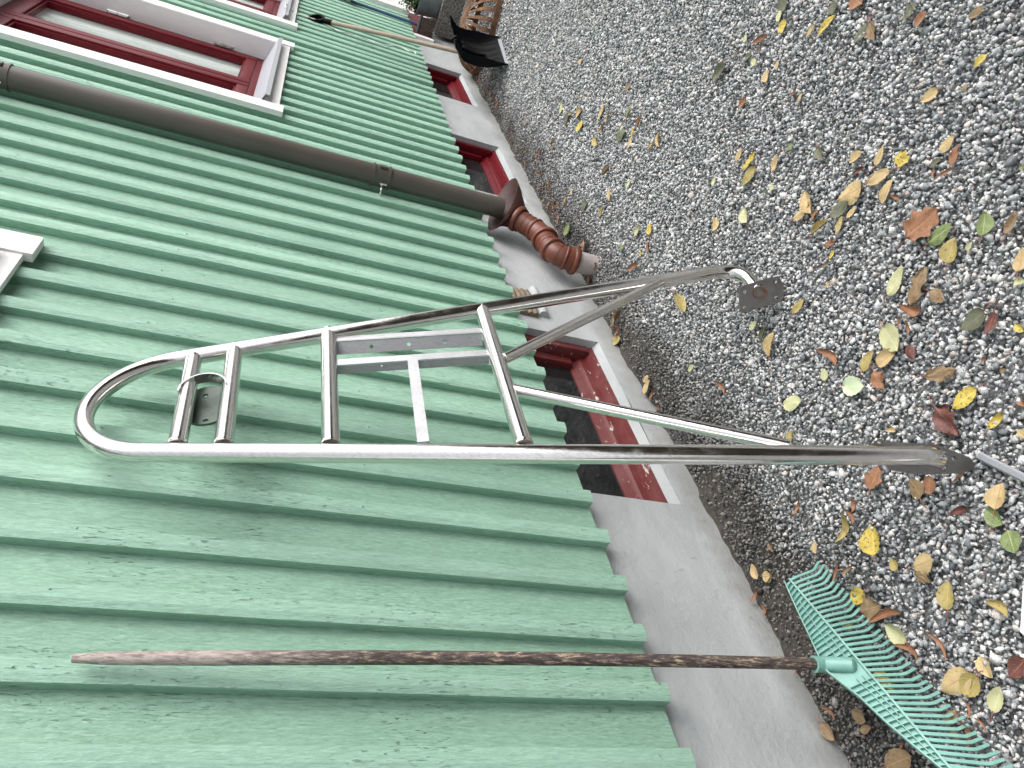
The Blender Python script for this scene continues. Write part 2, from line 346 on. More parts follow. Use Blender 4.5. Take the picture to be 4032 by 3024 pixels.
LEAVES = """
2.523 0.043 0.048 -0.74 Yo 0.90|round yellow leaf near the top edge of the photo
2.351 0.024 0.046 1.36 To 0.50|tan leaf near the top edge of the photo, beside a yellow one
2.286 -0.007 0.083 -2.21 Yo 0.45|large yellow leaf near the top edge of the photo
2.584 -0.013 0.063 2.85 Do 0.80|round dark grey-green leaf near the top edge of the photo, beside a pale yellow-green one
2.311 -0.057 0.045 -0.76 Do 0.90|round dark grey-green leaf near the top edge of the photo
2.210 -0.093 0.066 2.96 Rl 0.90|rusty brown crumpled leaf near the top edge of the photo
2.571 0.020 0.047 -0.66 Po 0.60|pale yellow-green leaf near the top edge of the photo
2.716 0.123 0.036 -0.50 Po 0.60|small pale yellow-green leaf near the top edge of the photo, the higher one
2.595 0.108 0.100 -2.73 Rc 0.30|large rusty brown curled leaf near the top edge of the photo
2.594 0.130 0.037 -1.63 Rc 0.30|small rusty brown curled leaf near the top edge of the photo
2.715 0.176 0.040 -2.17 Bc 0.40|dull brown curled leaf near the top edge of the photo
2.649 0.172 0.056 -2.55 Do 0.50|dark grey-green leaf near the top edge of the photo, the lower one
2.583 0.177 0.036 2.73 Po 0.60|small pale yellow-green leaf near the top edge of the photo, the lower one
2.449 0.152 0.029 2.60 To 0.80|small round tan leaf near the top edge of the photo
2.780 0.262 0.086 1.00 Do 0.60|large dark grey-green leaf near the top edge of the photo
2.466 0.194 0.051 -0.66 To 0.70|tan leaf near the top edge of the photo
2.113 -0.021 0.061 1.37 Do 0.65|dark grey-green leaf near the top edge of the photo, the higher one
2.074 -0.037 0.062 2.49 Bl 0.60|dull brown crumpled leaf near the top edge of the photo
1.965 -0.109 0.046 -1.08 Dl 0.90|dark grey-green crumpled leaf near the top edge of the photo
1.914 -0.099 0.043 1.36 Ro 0.75|round rusty brown leaf near the top edge of the photo
1.744 -0.151 0.044 -2.34 Bo 0.50|dull brown leaf near the top right corner of the photo
1.646 -0.059 0.036 1.33 Yo 0.60|small yellow leaf near the top right corner of the photo
1.732 0.049 0.054 0.85 To 0.60|tan leaf near the top right corner of the photo
1.643 0.003 0.023 -2.19 Bo 0.60|small dull brown leaf near the top right corner of the photo
2.538 0.307 0.050 0.91 Ro 0.60|rusty brown leaf above and left of the pair of crossed tan leaves
2.276 0.194 0.039 -1.63 Rc 0.35|small rusty brown curled leaf near the top edge of the photo, beside a tan one
2.236 0.200 0.030 -1.70 To 0.60|small tan leaf near the top edge of the photo
2.407 0.449 0.051 -1.35 To 0.50|tan leaf above and left of the pair of crossed tan leaves, beside a yellow one
2.325 0.444 0.067 -1.69 Yl 0.50|yellow crumpled leaf above and left of the pair of crossed tan leaves
2.275 0.481 0.086 1.23 Oo 0.50|large olive leaf above and left of the pair of crossed tan leaves
2.180 0.397 0.053 -1.16 To 0.50|tan leaf above and left of the pair of crossed tan leaves
2.158 0.334 0.037 1.14 Go 0.50|small green leaf above the pair of crossed tan leaves
2.002 0.300 0.058 2.79 Do 0.50|dark grey-green leaf above the pair of crossed tan leaves
1.851 0.255 0.049 -2.25 To 0.70|tan leaf above and right of the pair of crossed tan leaves
1.772 0.223 0.053 -1.34 To 0.55|tan leaf above and left of the large rusty lobed leaf, beside a tan one
1.691 0.203 0.050 3.13 Yl 0.80|yellow crumpled leaf above the large rusty lobed leaf
1.729 0.269 0.076 0.87 To 0.50|large tan leaf above and left of the large rusty lobed leaf
1.677 0.283 0.066 -1.23 To 0.45|tan leaf above and left of the large rusty lobed leaf, beside a rusty brown one
1.788 0.338 0.093 0.87 To 0.70|large tan leaf right of the pair of crossed tan leaves
1.754 0.326 0.033 -1.78 Rc 0.50|small rusty brown curled leaf right of the pair of crossed tan leaves
1.586 0.124 0.049 -1.88 To 0.60|tan leaf above the large rusty lobed leaf
1.546 0.138 0.050 -1.14 Rl 0.45|rusty brown crumpled leaf above and right of the large rusty lobed leaf
1.586 0.169 0.031 -2.08 Do 0.50|small dark grey-green leaf above the large rusty lobed leaf
1.529 0.179 0.046 -2.21 Rc 0.30|rusty brown curled leaf above and right of the large rusty lobed leaf
1.571 0.192 0.028 -0.82 Rc 0.30|small rusty brown curled leaf above the large rusty lobed leaf
1.805 0.280 0.041 -2.17 Mc 0.40|maroon curled leaf above and right of the pair of crossed tan leaves
2.142 0.463 0.025 -0.95 Po 0.70|small pale yellow-green leaf above and left of the pair of crossed tan leaves
2.157 0.488 0.021 -2.04 Go 0.60|small green leaf left of the pair of crossed tan leaves
1.630 0.289 0.038 3.12 Rc 0.35|small rusty brown curled leaf above and left of the large rusty lobed leaf
2.192 0.585 0.065 -0.44 Po 0.70|pale yellow-green leaf above the bend of the frame's short leg
2.333 0.683 0.059 -0.63 To 0.60|tan leaf above and left of the bend of the frame's short leg
1.937 0.428 0.092 -0.43 To 0.45|large tan leaf close above the pair of crossed tan leaves
1.938 0.460 0.069 -1.80 To 0.50|tan leaf touching the pair of crossed tan leaves
1.878 0.443 0.031 -1.40 Rl 0.60|small rusty brown crumpled leaf touching the pair of crossed tan leaves
1.796 0.389 0.065 -1.94 Do 0.60|dark grey-green leaf right of the pair of crossed tan leaves
1.749 0.378 0.041 -1.90 To 0.50|tan leaf right of the pair of crossed tan leaves
1.764 0.423 0.052 -1.01 Oo 0.50|olive leaf right of the pair of crossed tan leaves
1.833 0.462 0.064 -1.94 Oo 0.40|olive leaf below and right of the pair of crossed tan leaves
1.363 0.097 0.019 -2.27 Go 0.50|small green leaf near the right edge of the photo
2.470 0.574 0.038 -1.15 Po 0.50|small pale yellow-green leaf above the bend of the frame's short leg
1.504 0.300 0.095 -1.83 Rl 0.85|large rusty brown crumpled leaf touching the large rusty lobed leaf
1.443 0.297 0.073 -1.99 Go 0.60|green leaf below and right of the large rusty lobed leaf
1.350 0.229 0.056 -0.94 Go 0.75|round green leaf near the right edge of the photo
1.293 0.200 0.052 -1.35 Bo 0.45|dull brown leaf near the right edge of the photo
1.389 0.314 0.061 -1.16 Oo 0.75|round olive leaf below and right of the large rusty lobed leaf
1.351 0.284 0.023 -1.48 Po 0.60|small pale yellow-green leaf right of the large rusty lobed leaf
1.753 0.477 0.042 -2.57 Rl 0.50|rusty brown crumpled leaf below and right of the pair of crossed tan leaves
1.723 0.497 0.026 -1.36 Yl 0.60|small yellow crumpled leaf below and right of the pair of crossed tan leaves
1.718 0.527 0.039 -2.05 Bc 0.35|small dull brown curled leaf below the pair of crossed tan leaves
1.673 0.563 0.027 -1.71 Tc 0.50|small tan curled leaf right of the welded plate of the steel frame's short leg
1.733 0.670 0.054 -1.68 Oo 0.50|olive leaf right of the welded plate of the steel frame's short leg
1.863 0.821 0.039 -1.93 Po 0.70|small pale yellow-green leaf below the welded plate of the steel frame's short leg
1.804 0.813 0.054 -1.45 Do 0.50|dark grey-green leaf below the welded plate of the steel frame's short leg
1.748 0.816 0.076 -1.11 To 0.55|large tan leaf below the welded plate of the steel frame's short leg
1.506 0.709 0.091 -3.07 Rc 0.30|large rusty brown curled leaf above and left of the big mint green leaf
1.498 0.752 0.036 -0.54 Po 0.70|small pale yellow-green leaf left of the big mint green leaf
1.390 0.712 0.070 -2.52 Ao 0.75|round pale mint green leaf touching the big mint green leaf
1.538 0.882 0.069 -2.31 Po 0.70|pale yellow-green leaf above the middle of the frame's long leg
1.837 1.054 0.079 3.12 Rc 0.25|large rusty brown curled leaf right of the flaking basement sill
1.475 0.948 0.024 -0.74 Oo 0.90|small round olive leaf above the middle of the frame's long leg, the higher one
1.476 0.444 0.082 -1.34 Po 0.50|large pale yellow-green leaf below the large rusty lobed leaf
1.405 0.420 0.097 -1.24 Bl 0.45|large dull brown crumpled leaf below the large rusty lobed leaf
1.344 0.412 0.053 -3.08 Bo 0.60|dull brown leaf below the large rusty lobed leaf
1.371 0.464 0.066 0.33 Rc 0.50|rusty brown curled leaf below the large rusty lobed leaf
1.352 0.506 0.037 -0.60 Rc 0.35|small rusty brown curled leaf above-right of the big mint green leaf, the lower one
1.387 0.514 0.030 -1.04 Rc 0.30|small rusty brown curled leaf above-right of the big mint green leaf, the higher one
1.310 0.551 0.044 3.01 Mo 0.60|maroon leaf above and right of the big mint green leaf
1.379 0.556 0.090 2.95 Po 0.70|large pale yellow-green leaf above and right of the big mint green leaf
1.357 0.599 0.064 -1.81 To 0.65|tan leaf above and right of the big mint green leaf
1.398 0.638 0.062 -1.41 Oo 0.60|olive leaf above and right of the big mint green leaf
1.335 0.654 0.058 2.89 Rl 0.70|rusty brown crumpled leaf right of the big mint green leaf
1.219 0.403 0.068 1.26 Do 0.65|dark grey-green leaf near the right edge of the photo
1.180 0.387 0.053 1.96 Mo 0.50|maroon leaf near the right edge of the photo
1.196 0.535 0.078 -2.34 Bl 0.45|large dull brown crumpled leaf above the foot plate of the frame's long leg
1.117 0.545 0.068 1.38 Yo 0.60|yellow leaf above the foot plate of the frame's long leg
1.112 0.605 0.090 3.00 Ml 0.60|large maroon crumpled leaf above the foot plate of the frame's long leg
1.018 0.532 0.046 -1.63 Yc 0.60|yellow curled leaf above the grey rod by the frame foot
1.218 0.250 0.053 -0.96 To 0.70|tan leaf near the right edge of the photo
1.189 0.288 0.026 -2.46 Po 0.70|small pale yellow-green leaf near the right edge of the photo
1.119 0.360 0.028 3.14 Yo 0.60|small yellow leaf near the right edge of the photo
1.012 0.473 0.025 2.97 Ro 0.60|small rusty brown leaf above the grey rod by the frame foot
1.089 0.448 0.015 -2.01 Bo 0.70|small dull brown leaf above the grey rod by the frame foot
1.135 0.453 0.020 -1.52 Rc 0.30|small rusty brown curled leaf above the foot plate of the frame's long leg
1.210 0.718 0.034 -2.55 Tc 0.50|small tan curled leaf above and left of the foot plate of the frame's long leg
0.964 0.519 0.026 3.12 To 0.60|small tan leaf above the grey rod by the frame foot
1.472 0.951 0.030 -0.77 Oo 0.95|small round olive leaf above the middle of the frame's long leg, the lower one
1.167 0.831 0.064 -1.09 Rl 0.70|rusty brown crumpled leaf left of the foot plate of the frame's long leg
1.050 0.741 0.044 -0.83 Ro 0.75|round rusty brown leaf below the foot plate of the frame's long leg
1.067 0.770 0.054 -0.21 Bo 0.80|round dull brown leaf below and left of the foot plate of the frame's long leg
1.000 0.665 0.059 -1.67 Rc 0.15|rusty brown curled leaf below and right of the foot plate of the frame's long leg
0.913 0.644 0.057 -1.01 To 0.75|round tan leaf below the grey rod by the frame foot
0.891 0.682 0.050 0.15 Go 0.70|green leaf below the grey rod by the frame foot
0.831 0.690 0.049 2.71 Go 0.85|round green leaf above the white plastic corner at the photo's right edge
0.946 0.724 0.045 -2.21 Mc 0.50|maroon curled leaf below the foot plate of the frame's long leg
1.298 1.062 0.051 -1.31 Rc 0.30|rusty brown curled leaf below the middle of the frame's long leg
1.163 0.918 0.039 -0.67 Rc 0.50|small rusty brown curled leaf below and right of the middle of the frame's long leg
1.153 0.952 0.044 2.90 Rc 0.35|rusty brown curled leaf below and right of the middle of the frame's long leg
1.152 0.986 0.078 2.05 Oc 0.40|large olive curled leaf above and right of the tip of the turquoise rake
1.144 0.995 0.037 2.90 Rc 0.25|small rusty brown curled leaf above and right of the tip of the turquoise rake
1.069 0.944 0.075 -0.61 Yo 0.75|large round yellow leaf above and left of the rake's outer tines
1.182 1.092 0.033 -0.71 To 0.60|small tan leaf above and right of the tip of the turquoise rake
0.989 0.939 0.032 0.03 Oo 0.80|small round olive leaf above the rake's outer tines
0.936 0.874 0.058 -1.98 To 0.85|round tan leaf above the rake's outer tines
0.913 0.894 0.048 -2.68 Bl 0.50|dull brown crumpled leaf above the rake's outer tines
1.248 1.285 0.035 -2.18 To 0.90|small round tan leaf left of the tip of the turquoise rake, the higher one
1.300 1.222 0.031 3.12 Bo 0.50|small dull brown leaf above the tip of the turquoise rake
1.061 1.044 0.039 -1.70 Bc 0.35|small dull brown curled leaf right of the tip of the turquoise rake
1.087 1.080 0.056 -1.06 Rc 0.22|rusty brown curled leaf right of the tip of the turquoise rake
1.005 1.071 0.055 1.31 Yo 0.75|round yellow leaf left of the rake's outer tines
0.878 0.706 0.014 1.85 Rc 0.50|small rusty brown curled leaf below the grey rod by the frame foot
1.290 0.968 0.027 2.58 Bc 0.30|small dull brown curled leaf below and right of the middle of the frame's long leg
1.293 1.315 0.049 -0.21 To 0.60|tan leaf left of the tip of the turquoise rake
1.246 1.284 0.034 -1.82 To 0.90|small round tan leaf left of the tip of the turquoise rake, the lower one
1.234 1.350 0.055 -1.36 Rc 0.30|rusty brown curled leaf below and left of the tip of the turquoise rake
1.187 1.360 0.037 2.82 Rc 0.35|small rusty brown curled leaf below and left of the tip of the turquoise rake
0.848 0.875 0.063 -0.77 Oo 0.65|olive leaf above and right of the rake's outer tines
0.958 1.056 0.059 -1.97 Bl 0.95|dull brown crumpled leaf left of the rake's outer tines
0.911 1.031 0.095 -2.00 Rc 0.25|large rusty brown curled leaf left of the rake's outer tines
0.874 1.038 0.062 0.25 Po 0.65|pale yellow-green leaf below and left of the rake's outer tines
0.819 1.037 0.075 -2.69 Rc 0.25|rusty brown curled leaf below the rake's outer tines
0.786 0.969 0.073 3.14 Rc 0.20|rusty brown curled leaf below and right of the rake's outer tines
0.752 0.803 0.056 -2.86 Oc 0.45|olive curled leaf left of the white plastic corner at the photo's right edge
0.698 0.911 0.046 3.03 To 0.65|tan leaf above the rake's far tines
0.659 0.856 0.052 1.68 Mo 0.75|round maroon leaf below the white plastic corner at the photo's right edge
0.716 0.987 0.081 1.44 To 0.65|large tan leaf above and left of the rake's far tines
0.692 0.962 0.057 1.71 Oo 0.80|round olive leaf above the rake's far tines
0.642 0.934 0.054 -1.05 Po 0.60|pale yellow-green leaf above and right of the rake's far tines
0.663 0.999 0.041 2.68 Rc 0.25|rusty brown curled leaf above and left of the rake's far tines
0.631 1.038 0.058 2.60 Rc 0.30|rusty brown curled leaf below and left of the rake's far tines
0.628 0.999 0.034 -3.12 Rc 0.22|small rusty brown curled leaf touching the rake's far tines
0.805 1.253 0.043 0.37 Bo 0.80|round dull brown leaf below the hub of the turquoise rake
0.774 1.258 0.040 -1.89 Bo 0.50|dull brown leaf below the hub of the turquoise rake, the higher one
0.859 1.327 0.048 -2.81 Rc 0.30|rusty brown curled leaf below the hub of the turquoise rake
0.828 1.360 0.054 -2.94 Bo 0.60|dull brown leaf below the hub of the turquoise rake, the lower one
0.998 1.360 0.024 2.65 Rc 0.40|small rusty brown curled leaf left of the hub of the turquoise rake
0.677 1.221 0.080 -1.82 Bo 0.70|large dull brown leaf left of the rake's far tines
0.696 1.191 0.019 -1.26 Rc 0.50|small rusty brown curled leaf left of the rake's far tines
0.972 1.142 0.036 -2.78 Oo 0.60|small olive leaf above the hub of the turquoise rake
0.821 1.134 0.063 -2.94 Yo 0.50|yellow leaf right of the hub of the turquoise rake
0.673 1.046 0.047 -1.54 Bo 0.50|dull brown leaf left of the rake's far tines
0.639 1.062 0.032 -2.78 Bo 0.50|small dull brown leaf below and left of the rake's far tines
4.357 0.877 0.073 -0.89 Po 0.50|pale yellow-green leaf below and right of the black shovel scoop
4.197 0.887 0.076 -0.98 Do 0.80|large round dark grey-green leaf below and right of the black shovel scoop
4.047 0.807 0.080 -2.63 To 0.70|large tan leaf below and right of the black shovel scoop
3.745 0.710 0.090 -1.26 To 0.35|large tan leaf below and right of the black shovel scoop, beside a tan one
3.635 0.705 0.061 -1.23 To 0.30|narrow tan leaf below and right of the black shovel scoop
3.416 0.612 0.067 -1.53 Po 0.30|narrow pale yellow-green leaf right of the black shovel scoop
3.424 0.688 0.037 -1.80 Po 0.40|small pale yellow-green leaf above the grey drain stub
3.947 0.852 0.069 -2.42 Yo 0.80|round yellow leaf below and right of the black shovel scoop
3.272 0.609 0.051 -1.92 Ro 0.60|rusty brown leaf above the grey drain stub
3.283 0.665 0.049 -1.36 Yo 0.60|yellow leaf above the grey drain stub
3.396 0.715 0.076 -2.68 Do 0.80|large round dark grey-green leaf above the grey drain stub
3.673 0.840 0.072 -0.23 Oo 0.60|olive leaf above and right of the brick red elbow pipe
3.065 0.649 0.040 -1.80 To 0.50|tan leaf above and right of the grey drain stub
3.017 0.604 0.072 -0.73 To 0.40|tan leaf above the weld of the frame's diagonal brace
4.314 1.057 0.068 -2.49 Bo 0.50|dull brown leaf above the brick red elbow pipe
4.403 1.175 0.069 -1.36 Ro 0.40|rusty brown leaf above the brick red elbow pipe
3.760 1.208 0.053 -1.51 To 0.50|tan leaf above and right of the brick red elbow pipe, the lower one
3.712 1.129 0.046 -1.12 To 0.50|tan leaf above and right of the brick red elbow pipe, the higher one
3.262 0.960 0.069 -0.46 To 0.40|tan leaf above the grey drain stub
3.387 0.889 0.078 -1.98 Bo 0.45|large dull brown leaf above the grey drain stub
3.124 0.849 0.047 -1.49 Po 0.50|pale yellow-green leaf above and right of the grey drain stub
3.485 1.110 0.065 -2.22 Do 0.80|round dark grey-green leaf above and right of the brick red elbow pipe
3.252 1.042 0.058 -1.25 Oo 0.40|olive leaf above the grey drain stub
3.575 1.287 0.076 -0.95 Go 0.85|large round green leaf right of the brick red elbow pipe
2.923 1.068 0.044 -0.23 Go 0.70|green leaf right of the grey drain stub
2.846 0.953 0.059 -2.07 Po 0.70|pale yellow-green leaf above the weld of the frame's diagonal brace
2.760 0.903 0.054 -0.66 Yo 0.65|yellow leaf above the weld of the frame's diagonal brace
2.736 1.007 0.022 -1.18 Yo 0.80|small round yellow leaf above and left of the weld of the frame's diagonal brace
2.694 0.953 0.055 -0.82 Ro 0.40|rusty brown leaf above the weld of the frame's diagonal brace
3.291 1.234 0.069 -0.51 Rl 0.60|rusty brown crumpled leaf above the grey drain stub
2.720 1.068 0.099 -2.38 Rc 0.35|large rusty brown curled leaf above and left of the weld of the frame's diagonal brace
3.076 1.261 0.109 -2.15 Rc 0.30|large rusty brown curled leaf close below and right of the grey drain stub
3.072 1.312 0.077 -0.53 Rc 0.35|large rusty brown curled leaf below the grey drain stub
2.228 1.334 0.063 -1.46 To 0.70|tan leaf above the flaking basement sill
2.265 1.321 0.038 -1.77 To 0.70|small tan leaf above the flaking basement sill
2.172 1.332 0.043 -1.06 Rc 0.35|rusty brown curled leaf above the flaking basement sill
2.096 1.346 0.036 2.74 Rc 0.40|small rusty brown curled leaf close above and right of the flaking basement sill
2.286 0.988 0.100 2.97 Oo 0.45|large olive leaf below and right of the weld of the frame's diagonal brace
2.042 1.113 0.035 -1.75 Po 0.60|small pale yellow-green leaf above and right of the flaking basement sill
2.604 1.360 0.066 -2.28 Oo 0.60|olive leaf below and left of the weld of the frame's diagonal brace
2.674 1.297 0.115 -1.84 Bl 0.30|large narrow dull brown crumpled leaf below-left of the weld of the frame's diagonal brace
2.616 1.320 0.068 -1.52 Rc 0.30|rusty brown curled leaf below and left of the weld of the frame's diagonal brace
"""

# ================================================================== SETTING
def sheet(name, x0, x1, y0, y1, z, mat, kind, label=None):
    V = np.array([(x0, y0, z), (x1, y0, z), (x1, y1, z), (x0, y1, z)]); o = mesh_np(name, V, np.array([[0, 1, 2, 3]]), mat); o["kind"] = kind
    if label: o["label"] = label
    return o
sheet("ground", -60, 60, -60, 60, -0.020, "gravel_sheet", "structure")
# trodden soil strip against the wall
n_x, n_y = 420, 16
xs = np.linspace(-0.2, 10.5, n_x); ys = np.linspace(1.16, 1.44, n_y); X, Y = np.meshgrid(xs, ys, indexing='ij')
Z = -0.016 + 0.006 * np.sin(X * 7.1) * np.sin(X * 2.3) + rng.normal(0, 0.0022, X.shape) + np.clip((Y - 1.25) / 0.15, 0, 1) * (0.004 + 0.005 * np.sin(X * 13) + 0.005 * np.sin(X * 31 + 1))
V = np.stack([X, Y, Z], -1).reshape(-1, 3); I = np.arange(n_x * n_y).reshape(n_x, n_y)
F = np.stack([I[:-1, :-1], I[1:, :-1], I[1:, 1:], I[:-1, 1:]], -1).reshape(-1, 4)
o = mesh_np("soil", V, F, "soil", smooth=True); o["kind"] = "structure"

# gravel: every stone a small faceted solid
bmv = bmesh.new(); bmesh.ops.create_icosphere(bmv, subdivisions=1, radius=1.0)
SV = np.array([v.co[:] for v in bmv.verts]); SF = np.array([[v.index for v in f.verts] for f in bmv.faces]); bmv.free()
variants = []
for _ in range(48):
    v = SV * (1 + rng.uniform(-0.30, 0.24, (12, 1))); v = v + rng.normal(0, 0.10, v.shape)
    for __ in range(6):                                    # crushed faces
        nn = rng.normal(size=3); nn /= np.linalg.norm(nn); d = v @ nn; cut = rng.uniform(0.35, 0.70); v = v - np.outer(np.clip(d - cut, 0, None), nn)
    variants.append(v)
variants = np.array(variants)
camp = np.array(CAM); fw = np.array(FWD); cxx = np.array(cx); cyy = np.array(cy)
def inview(P, mg=0.16):
    q = P - camp; d = q @ fw; u = (q @ cxx) / d * 2998.1 / 2016; v = (q @ cyy) / d * 2998.1 / 1512
    return (d > 0.2) & (np.abs(u) < 1 + mg) & (np.abs(v) < 1 + mg)
allV, allF = [], []; tot = 0
def layer(step, x0, x1, y0, y1, z0, zs, smin, smax, seed):
    global tot
    g = np.random.default_rng(seed)
    gx, gy = np.meshgrid(np.arange(x0, x1, step), np.arange(y0, y1, step), indexing='ij')
    P = np.stack([gx.ravel(), gy.ravel()], 1); P = P + g.uniform(-0.62, 0.62, P.shape) * step
    n_ = len(P); s = np.exp(g.normal(math.log((smin + smax) / 2), 0.30, n_)); s = np.clip(s, smin * 0.7, smax * 1.5)
    s *= np.where(g.uniform(size=n_) < 0.06, 1.55, 1.0)
    # finer grains near the wall
    s *= 1 - 0.25 * np.clip((P[:, 1] - 0.95) / 0.3, 0, 1)
    c = np.c_[P, z0 + g.normal(0, zs, n_)]
    k = inview(c, 0.14) & (c[:, 1] < 1.365)
    thin = (c[:, 1] > 1.26) & (g.uniform(size=n_) < 0.45 * (np.sin(c[:, 0] * 9) * np.sin(c[:, 0] * 3.7 + 1) > 0.1)); k &= ~thin
    c, s = c[k], s[k]; n_ = len(c)
    V = variants[g.integers(0, 48, n_)] * np.stack([g.uniform(0.75, 1.25, n_), g.uniform(0.65, 1.05, n_), g.uniform(0.55, 0.9, n_)], 1)[:, None, :]
    q = g.normal(size=(n_, 4)); q[:, 1:3] *= 0.55; q /= np.linalg.norm(q, axis=1, keepdims=True)
    a, b_, c_, d_ = q.T
    M = np.stack([np.stack([a*a+b_*b_-c_*c_-d_*d_, 2*(b_*c_-a*d_), 2*(b_*d_+a*c_)], -1), np.stack([2*(b_*c_+a*d_), a*a-b_*b_+c_*c_-d_*d_, 2*(c_*d_-a*b_)], -1), np.stack([2*(b_*d_-a*c_), 2*(c_*d_+a*b_), a*a-b_*b_-c_*c_+d_*d_], -1)], 1)
    V = np.einsum('nij,nkj->nki', M, V) * s[:, None, None] + c[:, None, :]
    allV.append(V.reshape(-1, 3)); allF.append((SF[None] + (np.arange(n_) * 12)[:, None, None] + tot).reshape(-1, 3)); tot += n_ * 12
layer(0.0110, 0.2, 3.2, -0.5, 1.40, -0.0115, 0.002, 0.0050, 0.0080, 1)
layer(0.0115, 0.2, 3.2, -0.5, 1.40, -0.0040, 0.0035, 0.0046, 0.0090, 2)
layer(0.0120, 3.2, 5.5, -0.5, 1.40, -0.0110, 0.002, 0.0060, 0.0085, 3)
layer(0.0125, 3.2, 5.5, -0.5, 1.40, -0.0040, 0.003, 0.0055, 0.0092, 4)
layer(0.0150, 5.5, 9.5, -0.5, 1.40, -0.0050, 0.004, 0.0070, 0.0105, 5)
o = mesh_np("gravel", np.concatenate(allV), np.concatenate(allF), "stone"); tag(o, "pale and dark crushed stone gravel covering the yard beside the house", kind="stuff")
print("stones", tot // 12)
del allV, allF

# ================================================================== HOUSE
YB = 1.364; ZB = 0.4547
house = empty("house", (4.4, 1.42, 0), "green board-and-batten timber house wall on a grey rendered foundation with red windows", "house")
WIN = [(4.337, 5.685, 1.60, 3.06), (6.447, 7.795, 1.60, 3.06), (0.95, 2.25, 2.225, 3.30)]
def spans(x0, x1, z0, z1):
    """vertical spans left of a strip after cutting the window openings"""
    s = [(z0, z1)]
    for a, b_, c_, d_ in WIN:
        if x1 > a - 0.02 and x0 < b_ + 0.02:
            s = [p for (p0, p1) in s for p in ((p0, min(p1, c_ - 0.02)), (max(p0, d_ + 0.02), p1)) if p[1] - p[0] > 0.01]
    return s
bm = bmesh.new()
BX = {k: 0.888352 + 0.16 * k for k in range(-4, 49)}
for k, v in {0: .8870, 1: 1.0478, 2: 1.2045, 3: 1.3700, 4: 1.5282, 5: 1.6915, 6: 1.8528, 7: 2.0133, 8: 2.1783, 9: 2.3366, 10: 2.5018, 11: 2.6300, 12: 2.7890, 13: 2.9530, 14: 3.1160, 15: 3.2790, 16: 3.4520, 17: 3.6098, 25: 4.9046, 26: 5.0666, 32: 6.0472, 33: 6.2062}.items(): BX[k] = v
PROF = [(0.0, 0.0), (-0.0055, -0.028), (0.0085, -0.0345), (0.036, -0.0365), (0.0395, -0.0335), (0.0415, 0.0)]
def prism(bm, prof, x, y, z0, z1, seg=1, jit=0.0):
    rings = []
    for i in range(seg + 1):
        z = z0 + (z1 - z0) * i / seg; jx = random.uniform(-jit, jit)
        rings.append([bm.verts.new((x + a + jx, y + b_, z)) for a, b_ in prof])
    for a, b_ in zip(rings, rings[1:]):
        for i in range(len(prof)): bm.faces.new((a[i], a[(i + 1) % len(prof)], b_[(i + 1) % len(prof)], b_[i]))
    bm.faces.new(rings[0][::-1]); bm.faces.new(rings[-1])
TOPZ = 4.3
for k in range(-4, 49):
    x = BX[k]; xn = BX.get(k + 1, x + 0.16); dy = random.uniform(-0.0012, 0.0012); dw = random.uniform(-0.001, 0.0015)
    for z0, z1 in spans(x - 0.004, x + 0.046, ZB + random.uniform(-0.003, 0.003), TOPZ):
        # bottoms are saw cut at a slant, as a drip edge
        prism(bm, [(a + (dw if a > 0.02 else 0), b_ * (1 + random.uniform(-0.03, 0.03)) if b_ else 0.004) for a, b_ in PROF], x, YB + dy, z0, z1, 6, 0.0006)
    # board between this batten and the next, slightly cupped; a board is cut at window edges
    xa, xb = x + 0.02, xn + 0.02; cuts = [xa]
    for a, b_, c_, d_ in WIN:
        for q in (a - 0.02, b_ + 0.02):
            if xa < q < xb: cuts.append(q)
    cuts = sorted(cuts + [xb]); zb = ZB + random.uniform(-0.003, 0.002); yb = YB + random.uniform(-0.001, 0.001)
    for c0, c1 in zip(cuts, cuts[1:]):
        for z0, z1 in spans(c0 + 0.001, c1 - 0.001, zb, TOPZ):
            w_ = c1 - c0; prism(bm, [(0, 0.0), (w_ * 0.5, 0.0015), (w_ - 0.0008, 0.0), (w_ - 0.0008, 0.022), (0, 0.022)], c0, yb, z0, z1, 2, 0)
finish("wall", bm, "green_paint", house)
# nail heads on the battens
bm = bmesh.new()
for k in range(-2, 22):
    for z in (0.53 + random.uniform(-.02, .02), 1.13 + random.uniform(-.03, .03), 1.74 + random.uniform(-.03, .03), 2.35):
        if not spans(BX[k], BX[k] + .04, z, z + .02): continue
        c_ = Vector((BX[k] + 0.022 + random.uniform(-.005, .005), YB - 0.0375, z))
        tube(bm, [c_ + Vector((0, 0.003, 0)), c_ + Vector((0, -0.0012, 0))], 0.0020, 8)
o = finish("nail_head", bm, "green_paint", house); o["kind"] = "stuff"

# foundation with recessed basement windows
YF = 1.392
BW = [(1.630, 2.610), (4.107, 5.080), (6.010, 6.990), (-0.75, 0.18)]; BZ = 0.078
bm = bmesh.new(); xs_ = [-1.2]; holes = sorted(BW)
segs = []; px_ = -1.2
for a, b_ in holes: segs.append((px_, a)); px_ = b_
segs.append((px_, 7.86))

